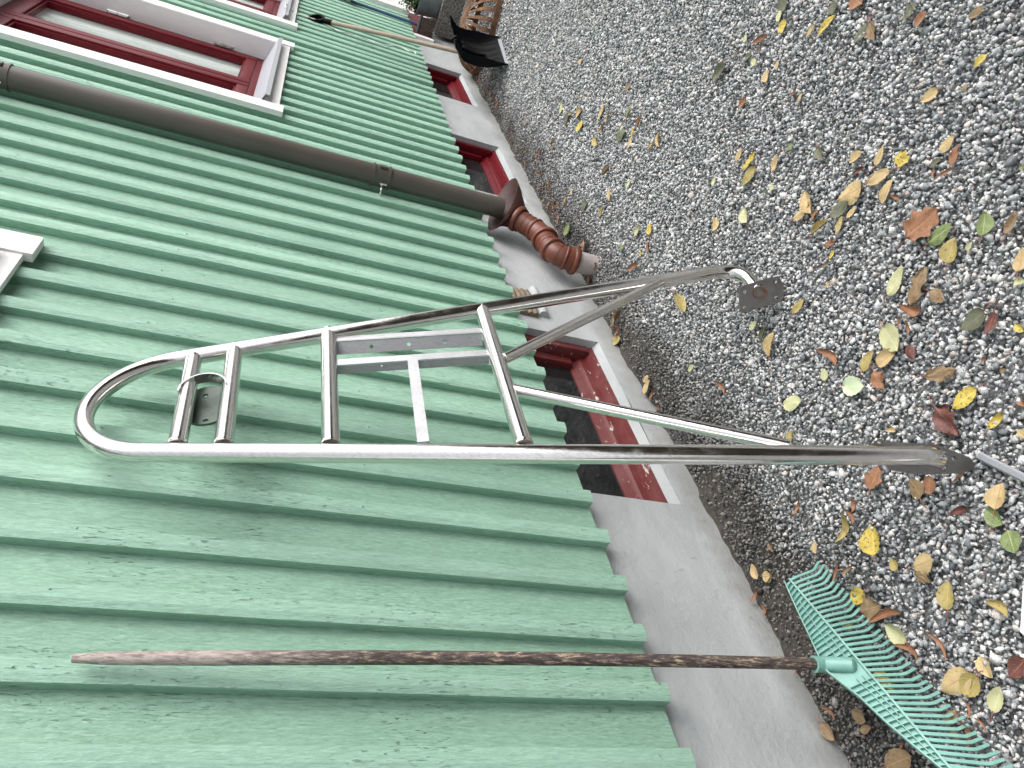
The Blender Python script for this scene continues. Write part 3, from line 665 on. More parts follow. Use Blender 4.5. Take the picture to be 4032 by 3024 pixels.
def fpanel(bm, x0, x1, z0, z1, step=0.03):
    nx = max(2, int((x1 - x0) / step)); nz = max(2, int((z1 - z0) / step)); g = []
    for i in range(nx + 1):
        row = []
        for j in range(nz + 1):
            x = x0 + (x1 - x0) * i / nx; z = z0 + (z1 - z0) * j / nz
            flare = -0.010 * max(0, (0.10 - z) / 0.1) ** 1.5 if z < 0.1 else 0
            wob = 0.0022 * math.sin(x * 5.3) + 0.0018 * math.sin(x * 11 + z * 9) + (random.uniform(-0.004, 0.004) if z < 0.035 else 0)
            if i in (0, nx): wob = 0
            row.append(bm.verts.new((x, YF + flare + wob, z)))
        g.append(row)
    for i in range(nx):
        for j in range(nz): bm.faces.new((g[i][j], g[i + 1][j], g[i + 1][j + 1], g[i][j + 1]))
for a, b_ in segs: fpanel(bm, a, b_, -0.03, 0.56)
fpanel(bm, 7.861, 8.6, -0.03, 0.245)
for a, b_ in holes:
    fpanel(bm, a, b_, -0.03, BZ)
    # sloping sill and plain reveals
    y1 = 1.424
    def quad(*p): bm.faces.new([bm.verts.new(q) for q in p])
    quad((a, YF - 0.001, BZ), (b_, YF - 0.001, BZ), (b_, y1, BZ + 0.017), (a, y1, BZ + 0.017))
    quad((b_, YF, BZ), (b_, YF, 0.56), (b_, 1.55, 0.56), (b_, 1.55, BZ)); quad((a, YF, BZ), (a, 1.55, BZ), (a, 1.55, 0.56), (a, YF, 0.56))
me = bpy.data.meshes.new("foundation"); bm.to_mesh(me); bm.free(); me.polygons.foreach_set("use_smooth", [True] * len(me.polygons))
link("foundation", me, "grey_render", house)

def basement_window(a, b_, mat, glass="dark_glass"):
    bm = bmesh.new(); y0 = 1.424; z0 = BZ + 0.014; top = 0.56; t = 0.040
    # outer frame: bottom rail slopes, sides square
    for s, x in ((1, a), (-1, b_)):
        xs2 = sorted((x, x + s * t)); box(bm, xs2[0] + 0.001, xs2[1], y0, 1.50, z0 + 0.03, top, 0.002)
    V = [(a + .001, y0, z0), (a + .001, y0 + .004, z0 + .022), (a + .001, 1.462, z0 + .034), (a + .001, 1.50, z0 + .036), (a + .001, 1.50, z0 - .01)]
    r1 = [bm.verts.new(v) for v in V]; r2 = [bm.verts.new((b_ - .001, v[1], v[2])) for v in V]
    for i in range(5): bm.faces.new((r1[i], r1[(i + 1) % 5], r2[(i + 1) % 5], r2[i]))
    bm.faces.new(r1[::-1]); bm.faces.new(r2)
    f = finish("window", bm, mat, house, True, 30)
    bm = bmesh.new()
    V = [(a + t, 1.463, z0 + .036), (a + t, 1.466, z0 + .058), (a + t, 1.476, z0 + .066), (a + t, 1.484, z0 + .070), (a + t, 1.497, z0 + .098), (a + t, 1.512, z0 + .099), (a + t, 1.512, z0 + .036)]
    r1 = [bm.verts.new(v) for v in V]; r2 = [bm.verts.new((b_ - t, v[1], v[2])) for v in V]; q = len(V)
    for i in range(q): bm.faces.new((r1[i], r1[(i + 1) % q], r2[(i + 1) % q], r2[i]))
    bm.faces.new(r1[::-1]); bm.faces.new(r2)
    for s, x in ((1, a + t), (-1, b_ - t)):
        xs2 = sorted((x, x + s * 0.045)); box(bm, xs2[0], xs2[1], 1.470, 1.510, z0 + .0995, top - .002, 0.002)
    finish("sash", bm, mat, f, True, 30)
    bm = bmesh.new(); box(bm, a + t + .04, b_ - t - .04, 1.503, 1.507, z0 + .09, top - .003); finish("pane", bm, glass, f)
    return f
basement_window(*BW[0], "worn_red_paint"); basement_window(*BW[1], "red_paint"); basement_window(*BW[2], "red_paint")

def frame_rect(bm, x0, x1, z0, z1, w_, y0, y1, bev=0.003):
    box(bm, x0, x0 + w_, y0, y1, z0, z1, bev); box(bm, x1 - w_, x1, y0, y1, z0, z1, bev)
    box(bm, x0 + w_ - .001, x1 - w_ + .001, y0 + .0015, y1 - .0015, z0 + .001, z0 + w_, bev); box(bm, x0 + w_ - .001, x1 - w_ + .001, y0 + .0015, y1 - .0015, z1 - w_, z1 - .001, bev)
def upper_window(x0, x1, z0, z1, zc, label=None):
    """x0..x1,z0..z1 opening; zc bottom of side casings"""
    yr = 1.436; zs = z0 + 0.062
    bm = bmesh.new(); frame_rect(bm, x0 + .012, x1 - .012, zs, z1 - .012, 0.048, yr, yr + .07); xm = (x0 + x1) / 2
    f = finish("window", bm, "red_paint", house, True, 30)
    for a, b_ in ((x0 + .062, xm - .004), (xm + .004, x1 - .062)):
        bm = bmesh.new(); frame_rect(bm, a, b_, zs + .042, z1 - .062, 0.066, yr - .008, yr + .045, 0.006)
        frame_rect(bm, a + .0665, b_ - .0665, zs + .1085, z1 - .1285, 0.012, yr + .006, yr + .045, 0.003); finish("sash", bm, "red_paint", f, True, 30)
        bm = bmesh.new(); box(bm, a + .070, b_ - .070, yr + .022, yr + .028, zs + .112, z1 - .132); finish("pane", bm, "glass", f)
    # pleated curtain behind the glass
    n_ = 220; X = np.linspace(x0 + .08, x1 - .08, n_); Yc = 1.505 + 0.014 * np.sin(X * 62 + 1.3 * np.sin(X * 9)) + 0.006 * np.sin(X * 151)
    V = np.array([(x, y, z) for z in (zs + .02, z1 - .02) for x, y in zip(X, Yc)]); F = np.array([(i, i + 1, n_ + i + 1, n_ + i) for i in range(n_ - 1)])
    mesh_np("curtain", V, F, "curtain", f, True)
    # white casing: two side boards with square lower ends, reveal boards, apron, head
    bm = bmesh.new(); yc = 1.300
    box(bm, x0 - .112, x0, yc, 1.330, zc, z1 + .13, .002); box(bm, x1, x1 + .112, yc, 1.330, zc, z1 + .13, .002)
    box(bm, x0 - .001, x1 + .001, yc + .008, 1.330, zc + .024, z0 - .001, .002)
    box(bm, x0, x1, yc, 1.330, z1, z1 + .13, .002)
    box(bm, x0 - .014, x0 + .011, 1.303, yr + .06, z0 - .02, z1 + .02); box(bm, x1 - .011, x1 + .014, 1.303, yr + .06, z0 - .02, z1 + .02)
    box(bm, x0 + .012, x1 - .012, 1.304, yr + .06, z1 - .011, z1 + .02)
    finish("casing", bm, "white_paint", f)
    # sheet metal sill
    bm = bmesh.new(); th = .002
    P = [(yr + .004, zs + .002), (1.268, z0 - .008), (1.266, z0 - .033), (1.268, z0 - .033), (1.270, z0 - .010), (yr + .004, zs)]
    r1 = [bm.verts.new((x0 + .004, a, b_)) for a, b_ in P]; r2 = [bm.verts.new((x1 - .004, a, b_)) for a, b_ in P]; q = len(P)
    for i in range(q): bm.faces.new((r1[i], r1[(i + 1) % q], r2[(i + 1) % q], r2[i]))
    bm.faces.new(r1[::-1]); bm.faces.new(r2)
    finish("sill", bm, "zinc", f)
    for zc2 in (z0 + .32, z0 + .96):
        for xx in (x1 - .020, x0 + .020):
            bm = bmesh.new()
            for dz in (-.062, .002): tube(bm, [(xx, yr - .016, zc2 + dz), (xx, yr - .016, zc2 + dz + .060)], .0085, 12)
            box(bm, xx - .018, xx + .018, yr - .006, yr - .0085, zc2 - .055, zc2 + .055)
            finish("hinge", bm, "polished_steel", f, True)
    return f
upper_window(4.337, 5.685, 1.60, 3.06, 1.488); upper_window(6.447, 7.795, 1.60, 3.06, 1.490); upper_window(0.95, 2.25, 2.225, 3.30, 2.103)
# dark room behind the windows
bm = bmesh.new(); box(bm, -1.1, 9.6, 1.62, 3.4, 0.02, 4.2)
o = finish("inner_wall", bm, "curtain", house)
# red basement hatch under the far end of the boards, white frame
bm = bmesh.new(); box(bm, 7.95, 9.02, 1.362, 1.388, 0.24, ZB - .006, .002)
hatch = finish("hatch", bm, "red_paint", house)
bm = bmesh.new(); box(bm, 7.862, 7.949, 1.355, 1.42, 0.246, ZB - .004, .003)
finish("frame", bm, "white_paint", hatch)
bm = bmesh.new(); box(bm, 9.021, 9.10, 1.355, 1.42, 0.02, ZB + .2, .003)
finish("frame", bm, "white_paint", hatch)
bm = bmesh.new(); box(bm, 8.73, 8.92, 1.300, 1.40, ZB - .02, 4.2, .003)
dr = finish("door_casing", bm, "white_paint", house)
bm = bmesh.new(); box(bm, 8.921, 9.9, 1.37, 1.42, 0.50, 4.2); finish("door", bm, "pink_paint", house)
bm = bmesh.new(); box(bm, 9.101, 10.5, 1.33, 1.40, 0.05, 0.497); finish("door_threshold", bm, "white_paint", house)

# weathered ribbed timber end and mortar lip under the boards
v = empty("timber_plug", (2.88, 1.385, 0.37), "weathered ribbed timber piece stuck on the foundation just under the green boards", "wood block")
bm = bmesh.new()
for i in range(5):
    z = 0.345 + 0.026 * i; tube(bm, [(2.72, 1.386, z), (2.80, 1.383, z + .001), (2.925 + random.uniform(-.006, .006), 1.386, z + .002)], 0.0135, 10, wobble=.08)
finish("block", bm, "old_wood", v, True)
bm = bmesh.new(); tube(bm, [(2.74, 1.388, .303), (2.965, 1.388, .305)], .022, 12); finish("mortar_lip", bm, "grey_render", v, True)

# rough concrete step
bm = bmesh.new(); box(bm, 8.22, 10.4, -0.35, 1.355, -0.02, 0.205, .008)
o = finish("concrete_step", bm, "rough_concrete"); tag(o, "rough grey exposed-aggregate concrete doorstep behind the shovel and the rusty grate", "step")

# ================================================================== DOWNPIPE
dp = empty("downpipe", (3.556, 1.265, 0.41), "dark grey-brown round downpipe running down the green wall", "downpipe")
bm = bmesh.new(); tube(bm, [(3.545, 1.262, 4.2), (3.552, 1.264, 1.8), (3.557, 1.264, 0.395)], .0495, 40, up=Vector((0, 1, 0))); finish("pipe", bm, "pipe_brown", dp, True, 50)
bm = bmesh.new(); tube(bm, [(3.5565, 1.264, .47), (3.557, 1.264, .388)], .0512, 40, up=Vector((0, 1, 0))); finish("pipe_end", bm, "pipe_brown", dp, True, 50)
for z in (1.01, 2.58):
    bm = bmesh.new(); tube(bm, [(3.553, 1.264, z + .040), (3.553, 1.264, z - .040)], .0535, 40, up=Vector((0, 1, 0)))
    for q in (z + .038, z - .038): tube(bm, [(3.553, 1.264, q + .005), (3.553, 1.264, q - .005)], .0565, 40, up=Vector((0, 1, 0)))
    box(bm, 3.525, 3.552, 1.204, 1.213, z - .018, z + .018, .002)
    cl = finish("clamp", bm, "pipe_brown", dp, True, 50)
    bm = bmesh.new(); tube(bm, [(3.50, 1.275, z - .008), (3.475, 1.30, z - .008), (3.475, 1.345, z - .008)], .005, 8)
    tube(bm, [(3.478, 1.27, z + .005), (3.478, 1.27, z - .028)], .006, 8)
    finish("bracket", bm, "polished_steel", cl, True)

dpx = empty("drain_pipe", (3.13, 1.27, 0), "brick red plastic elbow pipe with a dark funnel mouth under the downpipe and faded stub", "drain pipe")
# funnel: slanted oval mouth lofted to a round spigot
bm = bmesh.new(); C0 = Vector((3.568, 1.244, .388)); C1 = Vector((3.462, 1.268, .300)); ax1 = Vector((.135, -.088, -.040)); ay1 = Vector((.052, .074, .030))
dn = (C1 - C0).normalized(); ax2 = Vector((dn.z, 0, -dn.x)).normalized() * -.058; ay2 = Vector((0, .058, 0))
if ax2.dot(ax1) < 0: ax2 = -ax2
def loft(bm, off):
    rings = []
    for t in (0, .25, .5, .75, 1):
        s = t * t * (3 - 2 * t); c_ = C0.lerp(C1, t); A = ax1.lerp(ax2, s ** .7); B = ay1.lerp(ay2, s)
        la, lb = A.length, B.length; A = A * ((la + off) / la); B = B * ((lb + off) / lb)
        rings.append([bm.verts.new(c_ + A * math.cos(2 * math.pi * k / 40) + B * math.sin(2 * math.pi * k / 40)) for k in range(40)])
    for a, b_ in zip(rings, rings[1:]):
        for k in range(40): bm.faces.new((a[k], a[(k + 1) % 40], b_[(k + 1) % 40], b_[k]))
    return rings
ra = loft(bm, 0.002); rb = loft(bm, -0.002)
for k in range(40): bm.faces.new((ra[0][k], ra[0][(k + 1) % 40], rb[0][(k + 1) % 40], rb[0][k]))
finish("funnel", bm, "dark_brick_plastic", dpx, True, 50)
path = [Vector(p) for p in ((3.475, 1.266, .318), (3.43, 1.27, .268), (3.385, 1.27, .232), (3.33, 1.27, .213), (3.27, 1.27, .208), (3.215, 1.27, .203), (3.175, 1.27, .188), (3.148, 1.27, .162), (3.134, 1.27, .122), (3.13, 1.27, .085))]
def smoothpath(P, k=4):
    out = []
    for i in range(len(P) - 1):
        p0 = P[max(i - 1, 0)]; p1 = P[i]; p2 = P[i + 1]; p3 = P[min(i + 2, len(P) - 1)]
        for j in range(k):
            t = j / k; out.append(0.5 * ((2 * p1) + (-p0 + p2) * t + (2 * p0 - 5 * p1 + 4 * p2 - p3) * t * t + (-p0 + 3 * p1 - 3 * p2 + p3) * t ** 3))
    return out + [P[-1]]
sp = smoothpath(path, 4)
bm = bmesh.new(); tube(bm, sp, .0535, 32, up=Vector((0, 1, 0))); finish("elbow", bm, "brick_plastic", dpx, True, 50)
def collar(i, r_, half=.010, n_=3):
    t = (sp[min(i + 1, len(sp) - 1)] - sp[max(i - 1, 0)]).normalized(); bm = bmesh.new()
    prof = [(-half * 1.0, r_ - .003), (-half * .6, r_ + .001), (0, r_ + .002), (half * .6, r_ + .001), (half, r_ - .003)]
    tube(bm, [sp[i] + t * a for a, _ in prof], [b_ for _, b_ in prof], 32, up=Vector((0, 1, 0))); return bm
for i, r_, hf in ((0, .066, .013), (7, .0575, .007), (14, .066, .012), (22, .063, .011), (30, .0575, .007), (34, .066, .013)):
    finish("collar", collar(i, r_, hf), "brick_plastic", dpx, True, 50)
bm = bmesh.new()
for i in (3, 5, 17, 19, 27):
    t = (sp[i + 1] - sp[i - 1]).normalized(); bm = bmesh.new(); tube(bm, [sp[i] - t * .002, sp[i] + t * .002], .0552, 32, up=Vector((0, 1, 0))); finish("rib_ring", bm, "brick_plastic", dpx, True, 50)
bm = bmesh.new(); tube(bm, [(3.13, 1.27, .10), (3.129, 1.27, .03), (3.127, 1.268, -.03)], .0505, 32, up=Vector((0, 1, 0))); finish("stub", bm, "faded_plastic", dpx, True, 50)

# ================================================================== STEEL FRAME (handrail)
V3 = Vector
hr = empty("steel_handrail", (1.03, .65, .0), "large A-shaped polished stainless steel tube frame leaning against the green wall", "handrail")
NRM = V3((0.0603, -0.9428, 0.3279)).normalized()
p1, q1 = V3((1.3496, 1.2081, 1.6522)), V3((1.0278, .6521, .1127)); p2, q2 = V3((1.7516, 1.1881, 1.5207)), V3((1.9943, .7050, .0871))
u1 = (p1 - q1).normalized(); u2 = (p2 - V3((1.9187, .8425, .4964))).normalized()
# arc tangent to both legs
RR = .195; O = V3((1.5403, 1.2063, 1.6120))
t1 = q1 + u1 * (O - q1).dot(u1); t2 = q2 + u2 * (O - q2).dot(u2)
e1 = (t1 - O).normalized(); e2 = NRM.cross(e1)
if e2.z < 0: e2 = -e2
a2 = math.atan2((t2 - O).dot(e2), (t2 - O).dot(e1)) % (2 * math.pi); rr1 = (t1 - O).length; rr2 = (t2 - O).length
arc = [O + (e1 * math.cos(a2 * i / 40) + e2 * math.sin(a2 * i / 40)) * (rr1 + (rr2 - rr1) * i / 40) for i in range(41)]
TR = .0212
bend2 = [q2 + (V3((1.9187, .8425, .4964)) - q2).normalized() * .10]
# short leg bends forward and inward to its plate
e_pl = V3((1.8351, .6995, .056)); 
b0 = bend2[0]; d0 = (q2 - b0).normalized(); corner = q2 + d0 * .035; 
for i in range(1, 15):
    t = i / 14; bend2.append(b0 * (1 - t) ** 2 + corner * 2 * t * (1 - t) + (e_pl + V3((0, 0, .018)) + (corner - e_pl) * .30) * t * t)
e_end = V3((1.8351, .6995, .074)); bend2.append(e_end + (corner - e_end).normalized() * .012)
end1 = V3((1.0100, .6440, .072))
leg1_end = [q1 + u1 * .02, q1 * 1.0, q1 - u1 * .02 + V3((0, .002, 0)), q1 - u1 * .034 + V3((.001, .008, -.003))]
main = [leg1_end[3], leg1_end[2], leg1_end[1], leg1_end[0]] + [q1.lerp(t1, t) for t in (.1, .3, .5, .7, .9)] + arc[:] + [t2.lerp(b0, t) for t in (.1, .3, .5, .7, .9)] + bend2
bm = bmesh.new(); tube(bm, main, TR, 40, up=NRM); finish("main_tube", bm, "polished_steel", hr, True, 50)
def weld(bm, c, d, r_):
    c = V3(c); d = V3(d).normalized(); u = d.orthogonal().normalized(); s = d.cross(u); k = 28; rg = []
    for i in range(k):
        a = 2 * math.pi * i / k; rad = u * math.cos(a) + s * math.sin(a); c_ = c + rad * r_
        rg.append([bm.verts.new(c_ + (rad * math.cos(b_) + d * math.sin(b_)) * (.0015 + .0004 * math.sin(i * 5.1))) for b_ in [2 * math.pi * j / 6 for j in range(6)]])
    for i in range(k):
        for j in range(6): bm.faces.new((rg[i][j], rg[(i + 1) % k][j], rg[(i + 1) % k][(j + 1) % 6], rg[i][(j + 1) % 6]))
for a, b_, r_ in (((1.7260, 1.2140, 1.5997), (1.3695, 1.1866, 1.5865), .0205), ((1.7568, 1.1836, 1.5067), (1.3508, 1.1532, 1.4941), .0205), ((1.8006, 1.1074, 1.2797), (1.3073, 1.0756, 1.2790), .0205), ((1.8570, .9690, .8713), (1.2289, .9358, .8915), .0200)):
    a = V3(a); b_ = V3(b_); d = (b_ - a).normalized(); bm = bmesh.new(); tube(bm, [a - d * .012, b_ + d * .012], r_, 36, up=NRM)
    weld(bm, a - d * .004, d, r_); weld(bm, b_ + d * .005, d, r_)
    finish("crossbar", bm, "polished_steel", hr, True, 50)
for a, b_ in (((1.5837, .9499, .8667), (1.935, .7915, .3467)), ((1.4410, .9424, .8714), (1.1217, .7511, .3802))):
    a = V3(a); b_ = V3(b_); d = (b_ - a).normalized(); bm = bmesh.new(); tube(bm, [a, b_ + d * .02], .0145, 30, up=NRM); weld(bm, a + d * .003, d, .0145)
    finish("brace", bm, "polished_steel", hr, True, 50)
def strip(name, a, b_, acr, nrm, w_, th, mat="raw_steel", holes=(), par=hr, lift=0):
    a = V3(a); b_ = V3(b_); d = (b_ - a); L = d.length; d.normalize(); acr = (V3(acr) - d * d.dot(V3(acr))).normalized(); bm = bmesh.new()
    out = [(0, -w_ / 2), (L, -w_ / 2), (L, w_ / 2), (0, w_ / 2)]
    plate(bm, out, holes, a, d, acr, th); return finish(name, bm, mat, par)
# angle bar: edge flange plus holed flange
a0, a1 = V3((1.7745, 1.1020, 1.2660)), V3((1.7480, .9700, .8930)); dl = (a1 - a0).normalized(); crs = NRM.cross(dl).normalized()
if crs.x > 0: crs = -crs
ab = strip("angle_bar", a0, a1, crs, NRM, .026, .004)
hl = [((a1 - a0).length * f, 0.004, .0048) for f in (.25, .50, .745)]
o2 = a0 + crs * .026 - NRM * .006
bm = bmesh.new(); L = (a1 - a0).length; tilt = (crs * .60 - NRM * .80).normalized()
plate(bm, [(0, -.002), (L, -.002), (L, .036), (0, .036)], [(h_[0], .020, .0055) for h_ in hl], a0 + crs * .011 - NRM * .001, dl, tilt, .004)
finish("holed_flange", bm, "shaded_raw_steel", ab)
b0_, b1_ = V3((1.6520, 1.0945, 1.2660)), V3((1.6270, .9628, .8955)); dl2 = (b1_ - b0_).normalized(); crs2 = NRM.cross(dl2).normalized()
if crs2.x > 0: crs2 = -crs2
sb = strip("angle_bar", b0_, b1_, crs2, NRM, .028, .004)
bm = bmesh.new(); L = (b1_ - b0_).length; tilt = (crs2 * .28 - NRM * .96).normalized()
plate(bm, [(0, 0), (L, 0), (L, .024), (0, .024)], [(L * .30, .010, .0030), (L * .72, .010, .0030)], b0_ + crs2 * .013 - NRM * .001, dl2, tilt, .004)
finish("holed_flange", bm, "shaded_raw_steel", sb)
strip("flat_bar", (1.6265, 1.0278, 1.0812), (1.2700, 1.0090, 1.0920), dl, NRM, .026, .005)
# oval wall bracket between the two upper crossbars
oc = V3((1.5560, 1.2030, 1.5500)) - NRM * .022; aw = V3((1.6437, 1.2108, 1.5599)) - V3((1.4654, 1.1924, 1.5400)); aw.normalize(); ah = NRM.cross(aw).normalized()
ol = [(.050 * math.copysign(abs(math.cos(t)) ** .8, math.cos(t)) + (.040 if math.cos(t) > 0 else -.026), .046 * math.sin(t)) for t in [2 * math.pi * i / 40 for i in range(40)]]
bm = bmesh.new(); plate(bm, ol, [(.050, .004, .0065), (-.062, .004, .0065)], oc, aw, ah, .006)
finish("wall_bracket", bm, "green_reflection_steel", hr)
# curved lug welded over the crossbars
bm = bmesh.new(); cc = oc + NRM * .050; pts = []
for i in range(17):
    t = math.pi * i / 16; pts.append(cc + aw * (.000 + .060 * math.sin(t)) + ah * (.054 * math.cos(t)))
tube(bm, pts, 1.0, up=NRM, prof=RECT(.012, .0022)); finish("bracket_rim", bm, "polished_steel", hr)
# plate of the short leg, facing the yard
bm = bmesh.new(); P2 = [V3(p) for p in ((1.8549, .7095, .1165), (1.8567, .7002, .1071), (1.8560, .6495, .0300), (1.8506, .6440, .0090), (1.8360, .6561, -.0065), (1.8124, .6886, -.0126), (1.8068, .7026, -.0049), (1.8095, .7667, .0968), (1.8128, .7654, .1024))]
o_ = V3((1.8351, .6995, .056)); axl = (P2[2] - P2[0]).normalized(); axs = P2[7] - P2[0]; axs = (axs - axl * axs.dot(axl)).normalized(); H2 = [V3(p) for p in ((1.8449, .7128, .0983), (1.8457, .6578, .0183), (1.8169, .7503, .0896), (1.8164, .6958, .0072))]
lift = V3((0, 0, .018))
plate(bm, [((p - o_).dot(axl), (p - o_).dot(axs)) for p in P2], [((p - o_).dot(axl), (p - o_).dot(axs), .0060) for p in H2], o_ + lift, axl, axs, .005)
pl2 = finish("mounting_plate", bm, "plate_steel", hr)
bm = bmesh.new(); nn = axl.cross(axs).normalized(); nn = nn if nn.dot(CAM - o_) > 0 else -nn; k = 32; ring = []
for i in range(k):
    a = 2 * math.pi * i / k; d = axl * math.cos(a) + axs * math.sin(a); ring.append([bm.verts.new(o_ + lift + nn * (.0053) + d * r_) for r_ in (.0145 + .0015 * math.sin(3 * a), .0200 + .002 * math.sin(2 * a + 1))])
for i in range(k): bm.faces.new((ring[i][0], ring[(i + 1) % k][0], ring[(i + 1) % k][1], ring[i][1]))
finish("weld_mark", bm, "weld_burn", pl2)
# plate of the long leg lying on the gravel
bm = bmesh.new(); P1 = [V3(p) for p in ((1.0877, .6767, .1809), (1.0581, .6378, .0545), (1.0290, .6365, -.0120), (1.0160, .6440, -.0260), (1.0124, .6555, -.025), (1.0155, .6720, -.004), (1.0187, .6850, .0335), (1.0310, .7070, .0948), (1.0420, .7140, .135), (1.0620, .7060, .170))]
P1 = [CAM + (p - CAM) * (1.628 / 1.655) for p in P1]; H1 = [CAM + (V3(p) - CAM) * (1.628 / 1.655) for p in ((1.0337, .6500, .0162), (1.0246, .6744, .0314), (1.0850, .6739, .1705))]
o_ = sum(P1, V3()) / len(P1); axl = (P1[3] - P1[0]).normalized(); axs = P1[6] - o_; axs = (axs - axl * axs.dot(axl)).normalized()
plate(bm, [((p - o_).dot(axl), (p - o_).dot(axs)) for p in P1], [((p - o_).dot(axl), (p - o_).dot(axs), .0058) for p in H1], o_ + V3((0, 0, .006)), axl, axs, .006)
finish("mounting_plate", bm, "plate_steel", hr)

# ================================================================== RAKE
rk = empty("garden_rake", (.85, 1.1, 0), "turquoise plastic leaf rake with a weathered round wooden shaft leaning on the green wall", "rake")
ht = V3((.9083, 1.304, 1.6754)); hf = V3((.8690, 1.1570, .150)); bm = bmesh.new(); N_ = 26; pts = []; rad = []
for i in range(N_ + 1):
    t = i / N_; p = ht.lerp(hf, t); p += V3((.004 * math.sin(t * 3.0), -.006 * math.sin(t * math.pi), 0)); pts.append(p); rad.append(.0135 * (0.80 + 0.2 * min(1, t * 7)) if t > .012 else .0075)
tube(bm, pts, rad, 22, wobble=.012); finish("shaft", bm, "weathered_shaft", rk, True, 60)
root0, rootN = V3((1.1165, 1.1521, .095)), V3((.5743, 1.0548, .095)); ed = (rootN - root0).normalized(); LR = (rootN - root0).length
hub_s = (V3((.8332, 1.1066, .1)) - root0).dot(ed); LT = hub_s * 2.04
bk = [V3(p) for p in ((1.1243, 1.1646, .100), (1.0296, 1.1672, .112), (.953, 1.1649, .124), (.9064, 1.1560, .140), (.8519, 1.1563, .146), (.8219, 1.1461, .139), (.7648, 1.1253, .129), (.6924, 1.1051, .121), (.6293, 1.0833, .113), (.5776, 1.0653, .105), (.5350, 1.0510, .098))]
bs = [(p - root0).dot(ed) for p in bk]
def back_at(s):
    s = max(bs[0], min(bs[-1], s))
    for i in range(len(bs) - 1):
        if bs[i] <= s <= bs[i + 1]:
            t = (s - bs[i]) / (bs[i + 1] - bs[i]); return bk[i].lerp(bk[i + 1], t)
    return bk[-1]
NS = 64; bm = bmesh.new(); S = [LT * i / NS for i in range(NS + 1)]
vdir = (back_at(hub_s) - (root0 + ed * hub_s)).normalized(); wn = ed.cross(vdir).normalized(); wn = wn if wn.dot(CAM - bk[4]) > 0 else -wn
# thin web
top = []; low = []
for s in S:
    a = root0 + ed * s; b_ = back_at(s); top.append([bm.verts.new(a + wn * -.004), bm.verts.new(b_ + wn * -.004)]); low.append([bm.verts.new(a + wn * -.0065), bm.verts.new(b_ + wn * -.0065)])
for i in range(NS):
    bm.faces.new((top[i][0], top[i + 1][0], top[i + 1][1], top[i][1])); bm.faces.new((low[i][0], low[i][1], low[i + 1][1], low[i + 1][0]))
tube(bm, [root0 + ed * s for s in S], 1, up=wn, prof=RECT(.0055, .0022)); tube(bm, [back_at(s) for s in S], 1, up=wn, prof=RECT(.0065, .0014))
for fr_, s0, s1 in ((.5, .12 * LT, .44 * LT), (.5, .53 * LT, .90 * LT), (.25, .3 * LT, .44 * LT), (.25, .53 * LT, .72 * LT)):
    q = [s0 + (s1 - s0) * i / 20 for i in range(21)]; tube(bm, [(root0 + ed * s).lerp(back_at(s), fr_) for s in q], 1, up=wn, prof=RECT(.004, .0009))
for i in range(1, 40):
    s = LT * i / 40
    if abs(s - hub_s) < .022: continue
    a = root0 + ed * (s + (-.006 if s < hub_s else .006)); b_ = back_at(s); tube(bm, [a, b_], 1, up=wn, prof=RECT(.0042, .0009))
finish("rake_head", bm, "turquoise_plastic", rk); head = bpy.data.objects["rake_head"]
bm = bmesh.new(); hd = (hf - ht).normalized(); tube(bm, [hf - hd * .018, hf - hd * .014, hf - hd * .006, V3((.8665, 1.1534, .138)) , V3((.848, 1.127, .120)), V3((.838, 1.112, .107)), V3((.8355, 1.1085, .104))], [.0190, .0182, .0180, .0180, .0172, .0160, .009], 24); finish("socket", bm, "turquoise_plastic", rk, True)
bend0, bendm, bendN = V3((1.1244, 1.1193, .034)), V3((.7983, 1.0666, .034)), V3((.5532, 1.0168, .034))
tip0, tipm, tipN = V3((1.1531, 1.1124, .002)), V3((.8082, 1.0585, .002)), V3((.5557, 1.0044, .002))
NT = 39
def q3(a, b_, c_, t, tm=.53): 
    return a.lerp(b_, t / tm) if t < tm else b_.lerp(c_, (t - tm) / (.93 - tm))
for i in range(NT):
    t = i / (NT - 1); s = .004 + (LT - .010) * t; r0 = root0 + ed * s
    bd = q3(bend0, bendm, bendN, t); tp = q3(tip0, tipm, tipN, t); jj = V3((random.uniform(-.0015, .0015), random.uniform(-.002, .002), random.uniform(-.001, .001)))
    k1 = r0.lerp(bd, .30) + V3((0, 0, .004)); k2 = r0.lerp(bd, .92); bd = bd + jj; tp = tp + jj * 1.5
    up_ = ed
    pts = [r0 - (bd - r0).normalized() * .002, k1, k2, bd.lerp(tp, .12) + (bd - r0).normalized() * .001, tp]
    bm = bmesh.new(); tube(bm, pts, [1, .95, .9, .9, .8], up=up_, prof=RECT(.0039, .0020)); finish("tine", bm, "turquoise_plastic", head)

# ================================================================== SNOW SHOVEL
sh = empty("snow_shovel", (6.05, .96, 0), "black plastic snow shovel with wooden shaft and D-grip leaning beside the step", "shovel")
g0 = V3((6.838, 1.295, 1.262)); g1 = V3((6.235, 1.090, .300)); sdv = (g1 - g0).normalized()
bm = bmesh.new(); tube(bm, [g0, g0.lerp(g1, .5) + V3((0, -.004, 0)), g1 + sdv * .05], .0175, 20); finish("shaft", bm, "ash_wood", sh, True)
W_ = V3((.53, -.083, 0)).normalized(); W_ = (W_ - sdv * W_.dot(sdv)).normalized(); Nn = sdv.cross(W_).normalized(); Nn = Nn if Nn.dot(CAM - g1) > 0 else -Nn
bm = bmesh.new(); tube(bm, [g0 + sdv * .03, g0 - sdv * .05], .0225, 18); gc = g0 - sdv * .11
loop = [gc + sdv * (.062 * -math.cos(a) * -1) + W_ * .062 * math.sin(a) for a in [2 * math.pi * i / 28 for i in range(29)]]
